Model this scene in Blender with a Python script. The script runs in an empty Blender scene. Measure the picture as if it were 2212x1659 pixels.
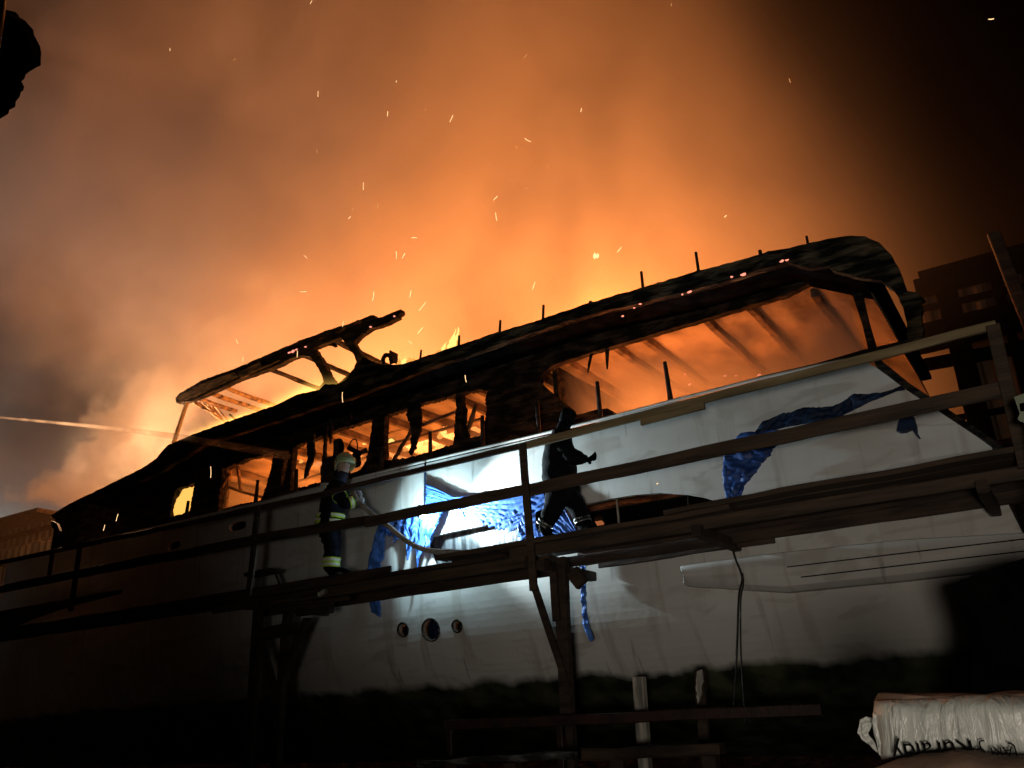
import bpy, bmesh, math, random
from mathutils import Vector, Matrix, noise
from mathutils.geometry import tessellate_polygon
R = random.Random(7)
S = bpy.context.scene
COL = S.collection

# ---------------------------------------------------------------- camera
M = Matrix(((0.84136948, 0.22784419, 0.49008613),
            (0.53894433, -0.28583298, -0.79236262),
            (-0.04045244, 0.93079887, -0.36328648)))
CAM = Vector((0, 0, 1.6))
cam = bpy.data.cameras.new('camera')
co = bpy.data.objects.new('camera', cam)
COL.objects.link(co)
cam.sensor_width = 36
cam.lens = 1850 / 2212 * 36
cam.clip_end = 600
co.matrix_world = Matrix.Translation(CAM) @ M.to_4x4()
S.camera = co

# ---------------------------------------------------------------- world, exposure
S.view_settings.view_transform = 'Standard'
S.view_settings.look = 'None'
S.view_settings.exposure = 0
S.view_settings.gamma = 1
W = bpy.data.worlds.new('World')
S.world = W
W.use_nodes = True
wn = W.node_tree
sky = wn.nodes.new('ShaderNodeTexSky')
sky.sky_type = 'NISHITA'
sky.sun_disc = False
sky.sun_elevation = math.radians(-9)
sky.sun_rotation = math.radians(200)
wn.links.new(sky.outputs[0], wn.nodes['Background'].inputs[0])
wn.nodes['Background'].inputs[1].default_value = 0.02
S.cycles.volume_bounces = 0
S.cycles.volume_step_rate = 0.5
S.cycles.volume_max_steps = 128
S.cycles.max_bounces = 5
S.cycles.sample_clamp_indirect = 4


def lamp(kind, name, loc, power, col, r=.3, aim=None, **k):
    l = bpy.data.lights.new(name, type=kind)
    l.energy = power
    l.color = col
    l.shadow_soft_size = r
    for a, b in k.items():
        setattr(l, a, b)
    o = bpy.data.objects.new(name, l)
    o.location = loc
    if aim is not None:
        o.rotation_euler = (Vector(aim) - Vector(loc)).to_track_quat('-Z', 'Y').to_euler()
    COL.objects.link(o)
    return o


FIRE = (1, .29, .07)
YEL = (1, .50, .17)
# fires above the decks, then unseen lamps added behind the yacht to light smoke
AMB = (1, .27, .055)
lamp('POINT', 'fire_and_fill_light', (-11.9, 12.2, 6.95), 220, (1, .36, .08), .5)
lamp('POINT', 'fire_and_fill_light', (-6.8, 13.4, 7.2), 220, AMB, .5)
lamp('POINT', 'fire_and_fill_light', (-8.5, 19.0, 6.0), 3800, AMB, .8)
lamp('POINT', 'fire_and_fill_light', (-10.5, 24.0, 11.0), 3600, AMB, .8)
lamp('POINT', 'fire_and_fill_light', (-16.0, 23.0, 8.5), 8500, AMB, .8)
lamp('POINT', 'fire_and_fill_light', (-14.0, 30.0, 15.0), 11000, AMB, .8)
lamp('POINT', 'fire_and_fill_light', (-24.0, 30.0, 14.5), 9000, (1, .29, .07), .8)
lamp('POINT', 'fire_and_fill_light', (-33.0, 33.0, 18.0), 6500, (1, .30, .08), .8)
lamp('POINT', 'fire_and_fill_light', (-16.4, 10.75, 7.9), 1700, (1, .50, .22), .3)  # this lamp and the next are added at the bow to light the billows
lamp('POINT', 'fire_and_fill_light', (-19.2, 11.2, 7.6), 420, (1, .60, .32), .3)
lamp('POINT', 'cockpit_fire_light', (-4.9, 11.6, 4.5), 900, (1, .26, .055), .4)
lamp('POINT', 'cockpit_fire_light', (-3.3, 11.7, 4.4), 520, (1, .25, .05), .4)
# the fires in the cabin
for x, p in ((-14.3, 80), (-12.4, 130), (-10.2, 100), (-8.6, 95), (-7.2, 80)):
    lamp('POINT', 'cabin_fire_light', (x, 12.3, 5.1), p * 2.6, (1, .26, .045), .25)
lamp('POINT', 'hold_fire_light', (-3.2, 11.2, 3.9), 3, (1, .25, .05), .15)
# unseen fill spot added behind the camera to the right, brightening hull and sacks
lamp('SPOT', 'camera_side_fill', (.9, -3.0, 1.0), 880, (1, .88, .74), .45, aim=(-3.2, 9.4, 5.6),
     spot_size=math.radians(62), spot_blend=1.0)
# white floodlight of a fire engine far off to the left, lighting the low smoke
lamp('POINT', 'engine_floodlight', (-54, 26, 11), 7500, (.55, .95, 1), .5)


# ---------------------------------------------------------------- helpers


def P(px, py, Y):
    r = M @ Vector((px - 1106, 829.5 - py, -1850.0))
    return CAM + r * (Y / r.y)


def tag(o, label=None, cat=None, group=None, kind=None):
    if label: o['label'] = label
    if cat: o['category'] = cat
    if group: o['group'] = group
    if kind: o['kind'] = kind
    return o


def empty(name, loc=(0, 0, 0)):
    o = bpy.data.objects.new(name, None)
    o.location = loc
    COL.objects.link(o)
    return o


def mk(name, verts, faces, mat, parent=None, smooth=False, world=True):
    me = bpy.data.meshes.new(name)
    off = Vector(parent_world(parent)) if (parent is not None and world) else Vector((0, 0, 0))
    me.from_pydata([tuple(Vector(v) - off) for v in verts], [], faces)
    bm = bmesh.new(); bm.from_mesh(me)
    bmesh.ops.recalc_face_normals(bm, faces=bm.faces)
    bm.to_mesh(me); bm.free()
    if smooth:
        for p in me.polygons: p.use_smooth = True
    me.materials.append(mat)
    o = bpy.data.objects.new(name, me)
    if parent is not None: o.parent = parent
    COL.objects.link(o)
    return o


def parent_world(p):
    v = Vector((0, 0, 0))
    while p is not None:
        v += p.location
        p = p.parent
    return v


def densify(pts, seg, jag, seed=0, closed=True):
    """subdivide a polyline (Vectors) and roughen it in X and Z"""
    out = []
    n = len(pts)
    for i in range(n if closed else n - 1):
        a, b = pts[i], pts[(i + 1) % n]
        k = max(1, int((b - a).length / seg))
        for j in range(k):
            p = a.lerp(b, j / k)
            if jag:
                q = p * 5.5 + Vector((seed, 0, 0))
                d = noise.noise_vector(q) * jag * .8 + noise.noise_vector(q * 4.1) * jag * .9 + Vector((R.uniform(-1, 1), 0, R.uniform(-1, 1))) * jag * .45
                p = Vector((p.x + d.x, p.y, p.z + d.z))
            out.append(p)
    if not closed: out.append(pts[-1])
    return out


def plate(name, outer, Y, th, mat, parent=None, holes=(), seg=.25, jag=0., seed=0, hjag=None, th_fn=None):
    """thick sheet whose outline is given as picture points on the plane y=Y"""
    loops = [densify([P(*q, Y) for q in outer], seg, jag, seed)]
    for i, h in enumerate(holes):
        loops.append(densify([P(*q, Y) for q in h], seg * .5, jag if hjag is None else hjag, seed + i + 3))
    flat = [v for l in loops for v in l]
    tris = tessellate_polygon(loops)
    n = len(flat)
    verts = [tuple(v) for v in flat] + [(v.x, v.y + th, v.z) for v in flat]
    faces = [tuple(t) for t in tris] + [tuple(i + n for i in reversed(t)) for t in tris]
    k = 0
    for l in loops:
        m = len(l)
        for i in range(m):
            a, b = k + i, k + (i + 1) % m
            faces.append((a, b, b + n, a + n))
        k += m
    return mk(name, verts, faces, mat, parent)


def beam(name, a, b, w, h, mat, parent=None, side=None, wob=.004, n=None, seed=0, taper=1.0):
    """timber from a to b; w = across (y-ish), h = up; slightly warped"""
    a, b = Vector(a), Vector(b)
    d = (b - a); L = d.length; d.normalize()
    up = Vector((0, 0, 1)) if abs(d.z) < .8 else Vector((1, 0, 0))
    s = d.cross(up).normalized() if side is None else Vector(side).normalized()
    u = s.cross(d).normalized()
    n = n or max(2, int(L / .3))
    verts, faces = [], []
    c = .12 * min(w, h)
    for i in range(n + 1):
        t = i / n
        p = a.lerp(b, t)
        ww, hh = w / 2 * (1 + (taper - 1) * t), h / 2 * (1 + (taper - 1) * t)
        nz = noise.noise_vector(Vector((t * L * 1.3 + seed * 7.7, seed, a.z))) * wob * 2.5
        for sx, sy in ((-ww + c, -hh), (ww - c, -hh), (ww, -hh + c), (ww, hh - c), (ww - c, hh), (-ww + c, hh), (-ww, hh - c), (-ww, -hh + c)):
            verts.append(p + s * (sx + nz.x + R.uniform(-wob, wob) * .5) + u * (sy + nz.z + R.uniform(-wob, wob) * .5))
    for i in range(n):
        for k in range(8):
            faces.append((i * 8 + k, i * 8 + (k + 1) % 8, (i + 1) * 8 + (k + 1) % 8, (i + 1) * 8 + k))
    faces.append(tuple(range(8))); faces.append(tuple(range(n * 8, n * 8 + 8)))
    return mk(name, verts, faces, mat, parent)


def tube(name, pts, r, mat, parent=None, sides=8, sub=6, r2=None, rough=0., closed=False):
    pts = [Vector(p) for p in pts]
    if len(pts) > 2 and sub > 1:
        q = []
        ext = [pts[0] * 2 - pts[1]] + pts + [pts[-1] * 2 - pts[-2]]
        for i in range(1, len(ext) - 2):
            p0, p1, p2, p3 = ext[i - 1:i + 3]
            for k in range(sub):
                t = k / sub
                q.append(.5 * ((2 * p1) + (p2 - p0) * t + (2 * p0 - 5 * p1 + 4 * p2 - p3) * t * t + (3 * p1 - p0 - 3 * p2 + p3) * t ** 3))
        q.append(pts[-1]); pts = q
    verts, faces = [], []
    n = len(pts)
    ref = Vector((.13, .9, .31))
    for i, p in enumerate(pts):
        d = (pts[min(i + 1, n - 1)] - pts[max(i - 1, 0)]).normalized()
        s = d.cross(ref).normalized(); u = s.cross(d)
        rr = r if r2 is None else r + (r2 - r) * i / (n - 1)
        for k in range(sides):
            a = k * 2 * math.pi / sides
            q = rr * (1 + (R.uniform(-rough, rough) if rough else 0))
            verts.append(p + s * math.cos(a) * q + u * math.sin(a) * q)
    for i in range(n - 1):
        for k in range(sides):
            faces.append((i * sides + k, i * sides + (k + 1) % sides, (i + 1) * sides + (k + 1) % sides, (i + 1) * sides + k))
    faces.append(tuple(range(sides))); faces.append(tuple(range((n - 1) * sides, n * sides)))
    return mk(name, verts, faces, mat, parent, smooth=True)


def loft(name, A, B, Y, n, m, mat, parent=None, amp=.03, freq=9., seed=0, ragged=.0, fn=None, dY=0., along=False):
    """wrinkled cloth between two polylines of picture points"""
    def res(L, k):
        L = [P(*q, Y) for q in L]
        ds = [0]
        for a, b in zip(L, L[1:]): ds.append(ds[-1] + (b - a).length)
        o = []
        for i in range(k + 1):
            s = ds[-1] * i / k
            j = 0
            while j < len(L) - 2 and ds[j + 1] < s: j += 1
            t = (s - ds[j]) / max(1e-6, ds[j + 1] - ds[j])
            o.append(L[j].lerp(L[j + 1], t))
        return o
    a, b = res(A, n), res(B, n)
    verts, faces = [], []
    for i in range(n + 1):
        rg = 1 + ragged * (noise.noise(Vector((i * .16 + seed, seed, 3))) * 1.1 + .5 * noise.noise(Vector((i * .7 + seed, seed, 3))) + R.uniform(-.08, .08)) if ragged else 1
        for j in range(m + 1):
            t = j / m * rg
            p = a[i].lerp(b[i], t)
            fold = math.sin(i / n * freq * 2 + 3 * noise.noise(Vector((i * .15, j * .2, seed)))) * math.sin(min(1, j / m + .15) * 2.6)
            if along:
                fold = math.sin(j / m * freq + 5 * noise.noise(Vector((i * .035, j * .12, seed))) + i * .03) + .5 * math.sin(j / m * freq * 2.7 + i * .05 + 4 * noise.noise(Vector((i * .06, j * .1, seed + 4))))
            w = fold * amp + noise.noise(Vector((i * .45 + seed, j * .4, seed))) * amp * .9
            verts.append((p.x + noise.noise(Vector((j * .5, i * .3, seed + 9))) * amp * .5, p.y + w + dY * t, p.z))
    for i in range(n):
        for j in range(m):
            k = i * (m + 1) + j
            faces.append((k, k + 1, k + m + 2, k + m + 1))
    return mk(name, verts, faces, mat, parent, smooth=True)


# ---------------------------------------------------------------- materials
def mat_new(name):
    m = bpy.data.materials.new(name)
    m.use_nodes = True
    return m, m.node_tree, m.node_tree.nodes['Principled BSDF']


def noisy(name, c1, c2, scale=6, rough=.7, bump=.3, stretch=(1, 1, 1), detail=6, lo=.35, hi=.65, metal=0, bdist=.02, spec=.5, extra=None, bscale=None):
    m, nt, b = mat_new(name)
    N, L = nt.nodes.new, nt.links.new
    tc = N('ShaderNodeTexCoord'); mp = N('ShaderNodeMapping'); mp.inputs['Scale'].default_value = stretch
    geo = N('ShaderNodeNewGeometry')
    L(geo.outputs['Position'], mp.inputs[0])
    no = N('ShaderNodeTexNoise'); no.inputs['Scale'].default_value = scale; no.inputs['Detail'].default_value = detail
    L(mp.outputs[0], no.inputs['Vector'])
    cr = N('ShaderNodeValToRGB')
    cr.color_ramp.elements[0].position = lo; cr.color_ramp.elements[0].color = (*c1, 1)
    cr.color_ramp.elements[1].position = hi; cr.color_ramp.elements[1].color = (*c2, 1)
    L(no.outputs[0], cr.inputs[0]); L(cr.outputs[0], b.inputs['Base Color'])
    b.inputs['Roughness'].default_value = rough
    b.inputs['Metallic'].default_value = metal
    b.inputs['Specular IOR Level'].default_value = spec
    if bump:
        n2 = N('ShaderNodeTexNoise'); n2.inputs['Scale'].default_value = bscale or scale * 3; n2.inputs['Detail'].default_value = 8
        L(mp.outputs[0], n2.inputs['Vector'])
        bp = N('ShaderNodeBump'); bp.inputs['Strength'].default_value = bump; bp.inputs['Distance'].default_value = bdist
        L(n2.outputs[0], bp.inputs['Height']); L(bp.outputs[0], b.inputs['Normal'])
    return m


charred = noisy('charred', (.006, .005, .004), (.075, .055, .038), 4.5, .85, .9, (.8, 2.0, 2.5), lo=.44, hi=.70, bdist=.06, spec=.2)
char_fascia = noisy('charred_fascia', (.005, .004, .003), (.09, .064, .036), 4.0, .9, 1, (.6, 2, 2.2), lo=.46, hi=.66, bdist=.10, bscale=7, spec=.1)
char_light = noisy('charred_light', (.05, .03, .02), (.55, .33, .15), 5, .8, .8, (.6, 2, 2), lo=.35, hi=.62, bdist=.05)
ceiling_m = noisy('ceiling_board', (.12, .085, .06), (.42, .32, .22), 1.6, .8, .6, (1.2, .5, 1), lo=.35, hi=.6, bdist=.03)
beam_m = noisy('ceiling_beam', (.06, .036, .022), (.22, .14, .085), 5, .8, .7, bdist=.03)
wood = noisy('scaffold_wood', (.028, .017, .011), (.10, .062, .036), 3, .75, .7, (.5, 5, 5), lo=.3, hi=.7, bdist=.012)
wood_pale = noisy('pale_wood', (.17, .125, .06), (.36, .27, .14), 3, .65, .5, (.5, 5, 5), lo=.3, hi=.7, bdist=.01)
wood_dark = noisy('dark_wood', (.018, .010, .007), (.065, .038, .024), 3, .8, .8, (.6, 4, 4), bdist=.015)
wood_grey = noisy('grey_wood', (.18, .17, .15), (.62, .58, .5), 4, .7, .6, (4, 4, .6), bdist=.01)
rust = noisy('rusty_steel', (.012, .004, .003), (.04, .012, .008), 5, .6, .3)
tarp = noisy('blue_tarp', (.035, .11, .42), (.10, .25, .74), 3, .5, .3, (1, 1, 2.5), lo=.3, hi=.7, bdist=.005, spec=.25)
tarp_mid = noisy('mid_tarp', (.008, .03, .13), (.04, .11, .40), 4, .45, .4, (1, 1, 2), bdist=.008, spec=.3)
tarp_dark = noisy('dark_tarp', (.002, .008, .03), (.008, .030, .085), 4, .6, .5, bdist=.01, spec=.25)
cloth_black = noisy('turnout_cloth', (.0016, .0018, .003), (.006, .0065, .009), 12, .9, .6, bdist=.01, spec=.15)
cloth_brown = noisy('dark_brown_cloth', (.02, .012, .009), (.05, .03, .02), 9, .85, .6, bdist=.01)
silver = noisy('silver_tape', (.75, .75, .70), (.95, .95, .88), 30, .35, .2, spec=.8)
lime = noisy('lime_tape', (.55, .85, .06), (.65, .95, .10), 20, .55, .1)
helmet_m = noisy('helmet_shell', (.48, .50, .26), (.62, .64, .36), 4, .4, .05)
visor_m = noisy('visor', (.35, .45, .22), (.48, .6, .32), 4, .15, 0)
skin_m = noisy('skin', (.42, .26, .19), (.52, .34, .25), 8, .55, .1)
navy = noisy('navy_scarf', (.008, .010, .018), (.025, .03, .05), 14, .85, .8, bdist=.02)
glove_m = noisy('grey_glove', (.16, .17, .20), (.5, .52, .56), 16, .7, .4)
hose_m = noisy('canvas_hose', (.22, .20, .17), (.42, .39, .33), 12, .75, .5)
black_m = noisy('black', (.0015, .0015, .002), (.005, .005, .005), 5, .95, .3, spec=.0)
steel_m = noisy('grey_steel', (.16, .17, .16), (.34, .35, .33), 8, .35, .2, metal=.7)
ground_m = noisy('yard_ground', (.008, .007, .006), (.025, .021, .018), 1.5, .9, .8, bdist=.05)
corr_m = noisy('corrugated_sheet', (.06, .03, .015), (.16, .09, .045), 1.8, .6, .3, (1, 1, .4))
kraft = noisy('brown_paper', (.07, .04, .025), (.14, .085, .058), 5, .8, .8, bdist=.015)
rope_m = noisy('dark_rope', (.01, .01, .01), (.04, .035, .03), 30, .8, .4)
ember_edge = None


def emis(name, col, s):
    m = bpy.data.materials.new(name); m.use_nodes = True
    nt = m.node_tree; nt.nodes.clear()
    e = nt.nodes.new('ShaderNodeEmission'); e.inputs[0].default_value = (*col, 1); e.inputs[1].default_value = s
    o = nt.nodes.new('ShaderNodeOutputMaterial'); nt.links.new(e.outputs[0], o.inputs[0])
    return m


spark_m = emis('ember_glow', (1, .62, .28), 1.9)
spark_dim = emis('ember_glow_dim', (1, .45, .15), 1.0)
spark_pink = emis('ember_glow_pink', (1, .30, .20), 1.5)
lens_m = emis('torch_lens', (.85, 1, 1), 60)


def bag_mat():
    m, nt, b = mat_new('white_sack')
    N, L = nt.nodes.new, nt.links.new
    geo = N('ShaderNodeNewGeometry')
    no = N('ShaderNodeTexNoise'); no.inputs['Scale'].default_value = 9; no.inputs['Detail'].default_value = 5
    L(geo.outputs['Position'], no.inputs['Vector'])
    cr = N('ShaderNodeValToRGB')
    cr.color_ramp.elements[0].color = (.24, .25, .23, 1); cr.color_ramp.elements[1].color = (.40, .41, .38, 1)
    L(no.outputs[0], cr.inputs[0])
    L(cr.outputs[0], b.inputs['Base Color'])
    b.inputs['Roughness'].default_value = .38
    mp = N('ShaderNodeMapping'); mp.inputs['Rotation'].default_value = (0, .35, 0); mp.inputs['Scale'].default_value = (26, 10, 5)
    L(geo.outputs['Position'], mp.inputs[0])
    n2 = N('ShaderNodeTexNoise'); n2.inputs['Scale'].default_value = 1; n2.inputs['Detail'].default_value = 5; n2.inputs['Distortion'].default_value = 1
    L(mp.outputs[0], n2.inputs['Vector'])
    bp = N('ShaderNodeBump'); bp.inputs['Strength'].default_value = .9; bp.inputs['Distance'].default_value = .02
    L(n2.outputs[0], bp.inputs['Height']); L(bp.outputs[0], b.inputs['Normal'])
    return m


bag_m = bag_mat()


def hull_mat():
    m, nt, b = mat_new('hull_paint')
    N, L = nt.nodes.new, nt.links.new
    geo = N('ShaderNodeNewGeometry'); sep = N('ShaderNodeSeparateXYZ'); L(geo.outputs['Position'], sep.inputs[0])

    def nz(scale, vecscale, det=5, dist=0.):
        mp = N('ShaderNodeMapping'); mp.inputs['Scale'].default_value = vecscale
        L(geo.outputs['Position'], mp.inputs[0])
        n = N('ShaderNodeTexNoise'); n.inputs['Scale'].default_value = scale; n.inputs['Detail'].default_value = det
        n.inputs['Distortion'].default_value = dist
        L(mp.outputs[0], n.inputs['Vector'])
        return n.outputs[0]

    def mrg(v, a, b_, c, d):
        n = N('ShaderNodeMapRange'); L(v, n.inputs[0])
        for i, k in enumerate((a, b_, c, d)): n.inputs[i + 1].default_value = k
        return n.outputs[0]

    def mix(f, c1, c2):
        n = N('ShaderNodeMix'); n.data_type = 'RGBA'
        L(f, n.inputs[0])
        for i, c in ((6, c1), (7, c2)):
            if isinstance(c, tuple): n.inputs[i].default_value = (*c, 1)
            else: L(c, n.inputs[i])
        return n.outputs[2]
    blot = mrg(nz(.7, (1, 1, 1.6)), .38, .66, 0, 1)
    base = mix(blot, (.60, .59, .56), (.72, .72, .70))
    # filler patches (putty rectangles), in low contrast
    vor = N('ShaderNodeTexVoronoi'); vor.inputs['Scale'].default_value = 1; vor.distance = 'CHEBYCHEV'
    mp = N('ShaderNodeMapping'); mp.inputs['Scale'].default_value = (.55, .1, 1.2); L(geo.outputs['Position'], mp.inputs[0]); L(mp.outputs[0], vor.inputs['Vector'])
    sc = N('ShaderNodeSeparateColor'); L(vor.outputs['Color'], sc.inputs[0])
    base = mix(mrg(sc.outputs[0], .72, .74, 0, .45), base, (.50, .47, .43))
    # runs and drips
    drip = mrg(nz(1, (5.5, 1, .45), 4, .4), .56, .68, 0, .5)
    base = mix(mrg(nz(1, (1.1, 1, 3.4), 5, 1.2), .57, .66, 0, .4), base, (.36, .33, .29))
    base = mix(drip, base, (.42, .38, .33))
    soot = mrg(nz(1, (9, 1, .8), 3, .6), .66, .74, 0, .5)
    base = mix(soot, base, (.14, .12, .10))
    # antifouling below the waterline with a ragged edge
    edge = N('ShaderNodeMath'); edge.operation = 'MULTIPLY_ADD'
    L(nz(2.2, (1, .3, .6), 6), edge.inputs[0]); edge.inputs[1].default_value = .28; L(sep.outputs[2], edge.inputs[2])
    wl = mrg(edge.outputs[0], 2.14, 2.23, 1, 0)
    foul = mix(mrg(nz(3, (1, 1, .4)), .4, .65, 0, 1), (.016, .020, .010), (.085, .092, .05))
    base = mix(wl, base, foul)
    L(base, b.inputs['Base Color'])
    b.inputs['Roughness'].default_value = .55
    b.inputs['Specular IOR Level'].default_value = .3
    bp = N('ShaderNodeBump'); bp.inputs['Strength'].default_value = .25; bp.inputs['Distance'].default_value = .03
    L(nz(2.5, (1, 1, 1), 8), bp.inputs['Height']); L(bp.outputs[0], b.inputs['Normal'])
    return m


hull_m = hull_mat()
pane_m = noisy('sooty_pane', (.012, .012, .014), (.20, .20, .21), 2.2, .35, .4, (5, 1, .7), lo=.40, hi=.66, bdist=.02)

# ---------------------------------------------------------------- volumes


class VM:
    def __init__(s, name):
        s.m = bpy.data.materials.new(name); s.m.use_nodes = True
        s.nt = s.m.node_tree; s.nt.nodes.clear()
        s.out = s.N('ShaderNodeOutputMaterial')
        s.tc = s.N('ShaderNodeTexCoord'); s.sep = s.N('ShaderNodeSeparateXYZ')
        s.geo = s.tc.outputs['Object']
        s.L(s.geo, s.sep.inputs[0])
        s.x, s.y, s.z = s.sep.outputs
        s.pv = s.N('ShaderNodeVolumePrincipled'); s.L(s.pv.outputs[0], s.out.inputs['Volume'])

    def N(s, t): return s.nt.nodes.new(t)
    def L(s, a, b): s.nt.links.new(a, b)

    def op(s, o, *a, clamp=False):
        n = s.N('ShaderNodeMath'); n.operation = o; n.use_clamp = clamp
        for i, v in enumerate(a):
            if isinstance(v, (int, float)): n.inputs[i].default_value = v
            else: s.L(v, n.inputs[i])
        return n.outputs[0]

    def ss(s, v, a, b, c, d, kind='SMOOTHSTEP'):
        n = s.N('ShaderNodeMapRange'); n.interpolation_type = kind; s.L(v, n.inputs[0])
        for i, k in enumerate((a, b, c, d)): n.inputs[i + 1].default_value = k
        return n.outputs[0]

    def noise(s, scale, det=4, dist=.5, vs=(1, 1, 1), off=(0, 0, 0), rough=.5):
        mp = s.N('ShaderNodeMapping'); mp.inputs['Scale'].default_value = vs; mp.inputs['Location'].default_value = off
        s.L(s.geo, mp.inputs[0])
        n = s.N('ShaderNodeTexNoise'); n.inputs['Scale'].default_value = scale; n.inputs['Detail'].default_value = det
        n.inputs['Distortion'].default_value = dist; n.inputs['Roughness'].default_value = rough
        s.L(mp.outputs[0], n.inputs['Vector'])
        return n.outputs[0]

    def ell(s, c, r):
        """1 at the centre, 0 on the ellipsoid"""
        t = None
        for v, cc, rr in zip((s.x, s.y, s.z), c, r):
            d = s.op('DIVIDE', s.op('SUBTRACT', v, cc), rr)
            d = s.op('MULTIPLY', d, d)
            t = d if t is None else s.op('ADD', t, d)
        return s.op('SUBTRACT', 1, s.op('SQRT', t))


def box(name, a, b, mat, parent=None):
    (x0, y0, z0), (x1, y1, z1) = a, b
    v = [(x, y, z) for x in (x0, x1) for y in (y0, y1) for z in (z0, z1)]
    f = [(0, 1, 3, 2), (4, 6, 7, 5), (0, 4, 5, 1), (2, 3, 7, 6), (0, 2, 6, 4), (1, 5, 7, 3)]
    return mk(name, v, f, mat, parent)

# ================================================================ GROUND
def ground():
    n = 60
    verts, faces = [], []
    for i in range(n + 1):
        for j in range(n + 1):
            x = -90 + 130 * i / n; y = -25 + 95 * j / n
            verts.append((x, y, .05 * noise.noise(Vector((x * .4, y * .4, 0)))))
    for i in range(n):
        for j in range(n):
            k = i * (n + 1) + j
            faces.append((k, k + 1, k + n + 2, k + n + 1))
    o = mk('ground', verts, faces, ground_m)
    tag(o, kind='structure')


ground()

# ================================================================ YACHT
yacht = empty('yacht', (-8, 12.4, .9))
tag(yacht, 'white hulled motor yacht with charred burning superstructure, propped up ashore behind the scaffolding', 'yacht')

PROF = [(9.4, None), (9.4, 3.9), (9.4, 3.15), (9.44, 2.8), (9.54, 2.45), (9.72, 2.1), (10.05, 1.8), (10.6, 1.5), (11.4, 1.2), (12.1, 1.0)]
CY = 12.5


def _fine(pr):
    out = list(pr[:2])
    q = pr[1:]
    for i in range(len(q) - 1):
        p0, p1, p2 = q[max(i - 1, 0)], q[i], q[i + 1]
        p3 = q[min(i + 2, len(q) - 1)]
        for k in (1, 2, 3, 4):
            t = k / 4
            out.append(tuple(.5 * (2 * b + (c - a) * t + (2 * a - 5 * b + 4 * c - d) * t * t + (3 * b - a - 3 * c + d) * t ** 3)
                             for a, b, c, d in zip(p0, p1, p2, p3)))
    return out


PROF = _fine(PROF)


def taper(X):
    return .018 * max(0, -11 - X) ** 2


def hull_y(X, z):
    pr = [(y, 5.2 if zz is None else zz) for y, zz in PROF]
    for (y0, z0), (y1, z1) in zip(pr, pr[1:]):
        if z >= z1:
            t = (z0 - z) / (z0 - z1); return y0 + (y1 - y0) * max(0, t) + taper(X)
    return 12 + taper(X)


def hull():
    ns = 70
    verts, faces = [], []
    sec = []
    X0 = -24.0
    for i in range(ns + 1):
        u = i / ns
        tp = None
        row = []
        Xn = X0 + (-.3 - X0) * u
        yt = 9.4 + taper(Xn)
        zt = 1.6 + 3.455 * yt / 9.4 + (.05 if Xn > -4.5 else 0)
        if Xn > -1.25: zt = max(3.55, zt - (Xn + 1.25) * 1.28)
        for k, (y, z) in enumerate(PROF):
            z = zt if z is None else min(z, zt - .012 * k) + (0 if k < 2 else 0)
            # raked stern
            Xe = -.30 + .24 * max(0, 3.4 - z) / 1.2
            X = X0 + (Xe - X0) * u
            yy = min(y + taper(Xn), CY - .1)
            row.append(Vector((X, yy, z)))
        row += [Vector((p.x, 2 * CY - p.y, p.z)) for p in reversed(row)]
        sec.append(row)
    m = len(sec[0])
    th = .07
    for row in sec:
        for p in row: verts.append(p)
    for row in sec:
        for k, p in enumerate(row):
            inw = Vector((0, th if p.y < CY else -th, 0))
            if p.z < 2.3 and 2 < k < m - 3: inw.z = th
            verts.append(p + inw)
    N_ = len(sec) * m
    for i in range(ns):
        for k in range(m - 1):
            a, b, c, d = i * m + k, i * m + k + 1, (i + 1) * m + k + 1, (i + 1) * m + k
            faces.append((a, b, c, d)); faces.append((a + N_, d + N_, c + N_, b + N_))
        for k in (0, m - 1):
            a, d = i * m + k, (i + 1) * m + k
            faces.append((a, d, d + N_, a + N_))
    for i in (0, ns):
        for k in range(m - 1):
            a, b = i * m + k, i * m + k + 1
            faces.append((a, b, b + N_, a + N_))
    o = mk('hull', verts, faces, hull_m, yacht)
    return o


hull_o = hull()


def cutter(poly, y0=9.0, y1=10.3, Yp=9.4):
    pts = densify([P(*q, Yp) for q in poly], 5, 0)
    tris = tessellate_polygon([pts])
    n = len(pts)
    v = [(p.x, y0, p.z) for p in pts] + [(p.x, y1, p.z) for p in pts]
    f = [tuple(t) for t in tris] + [tuple(i + n for i in reversed(t)) for t in tris]
    f += [(i, (i + 1) % n, (i + 1) % n + n, i + n) for i in range(n)]
    return v, f


def ellipse(cx, cy, rx, ry, n=20):
    return [(cx + rx * math.cos(2 * math.pi * i / n), cy + ry * math.sin(2 * math.pi * i / n)) for i in range(n)]


def stadium(cx, cy, rx, ry, slope=-.2):
    o = []
    for sx, a0 in ((1, -90), (-1, 90)):
        for i in range(7):
            a = math.radians(a0 + 30 * i)
            x = sx * (rx - ry) + ry * math.cos(a)
            o.append((cx + x, cy + ry * math.sin(a) + slope * x))
    return o


HW_L = [(918, 1162), (985, 1147), (1050, 1134), (1150, 1116), (1243, 1098), (1252, 1185), (1100, 1205), (938, 1222)]
HW_R = [(1262, 1089), (1315, 1078), (1370, 1069), (1430, 1064), (1479, 1067), (1520, 1074), (1560, 1087), (1584, 1102), (1570, 1150), (1400, 1175), (1264, 1190)]
PORTS = [(876, 1361, 10.5, 13.5), (935, 1361, 18, 22), (992, 1353, 10.5, 12)]
SCUP = [(378, 1178, 16, 9), (523, 1138, 19, 9.5)]


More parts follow.
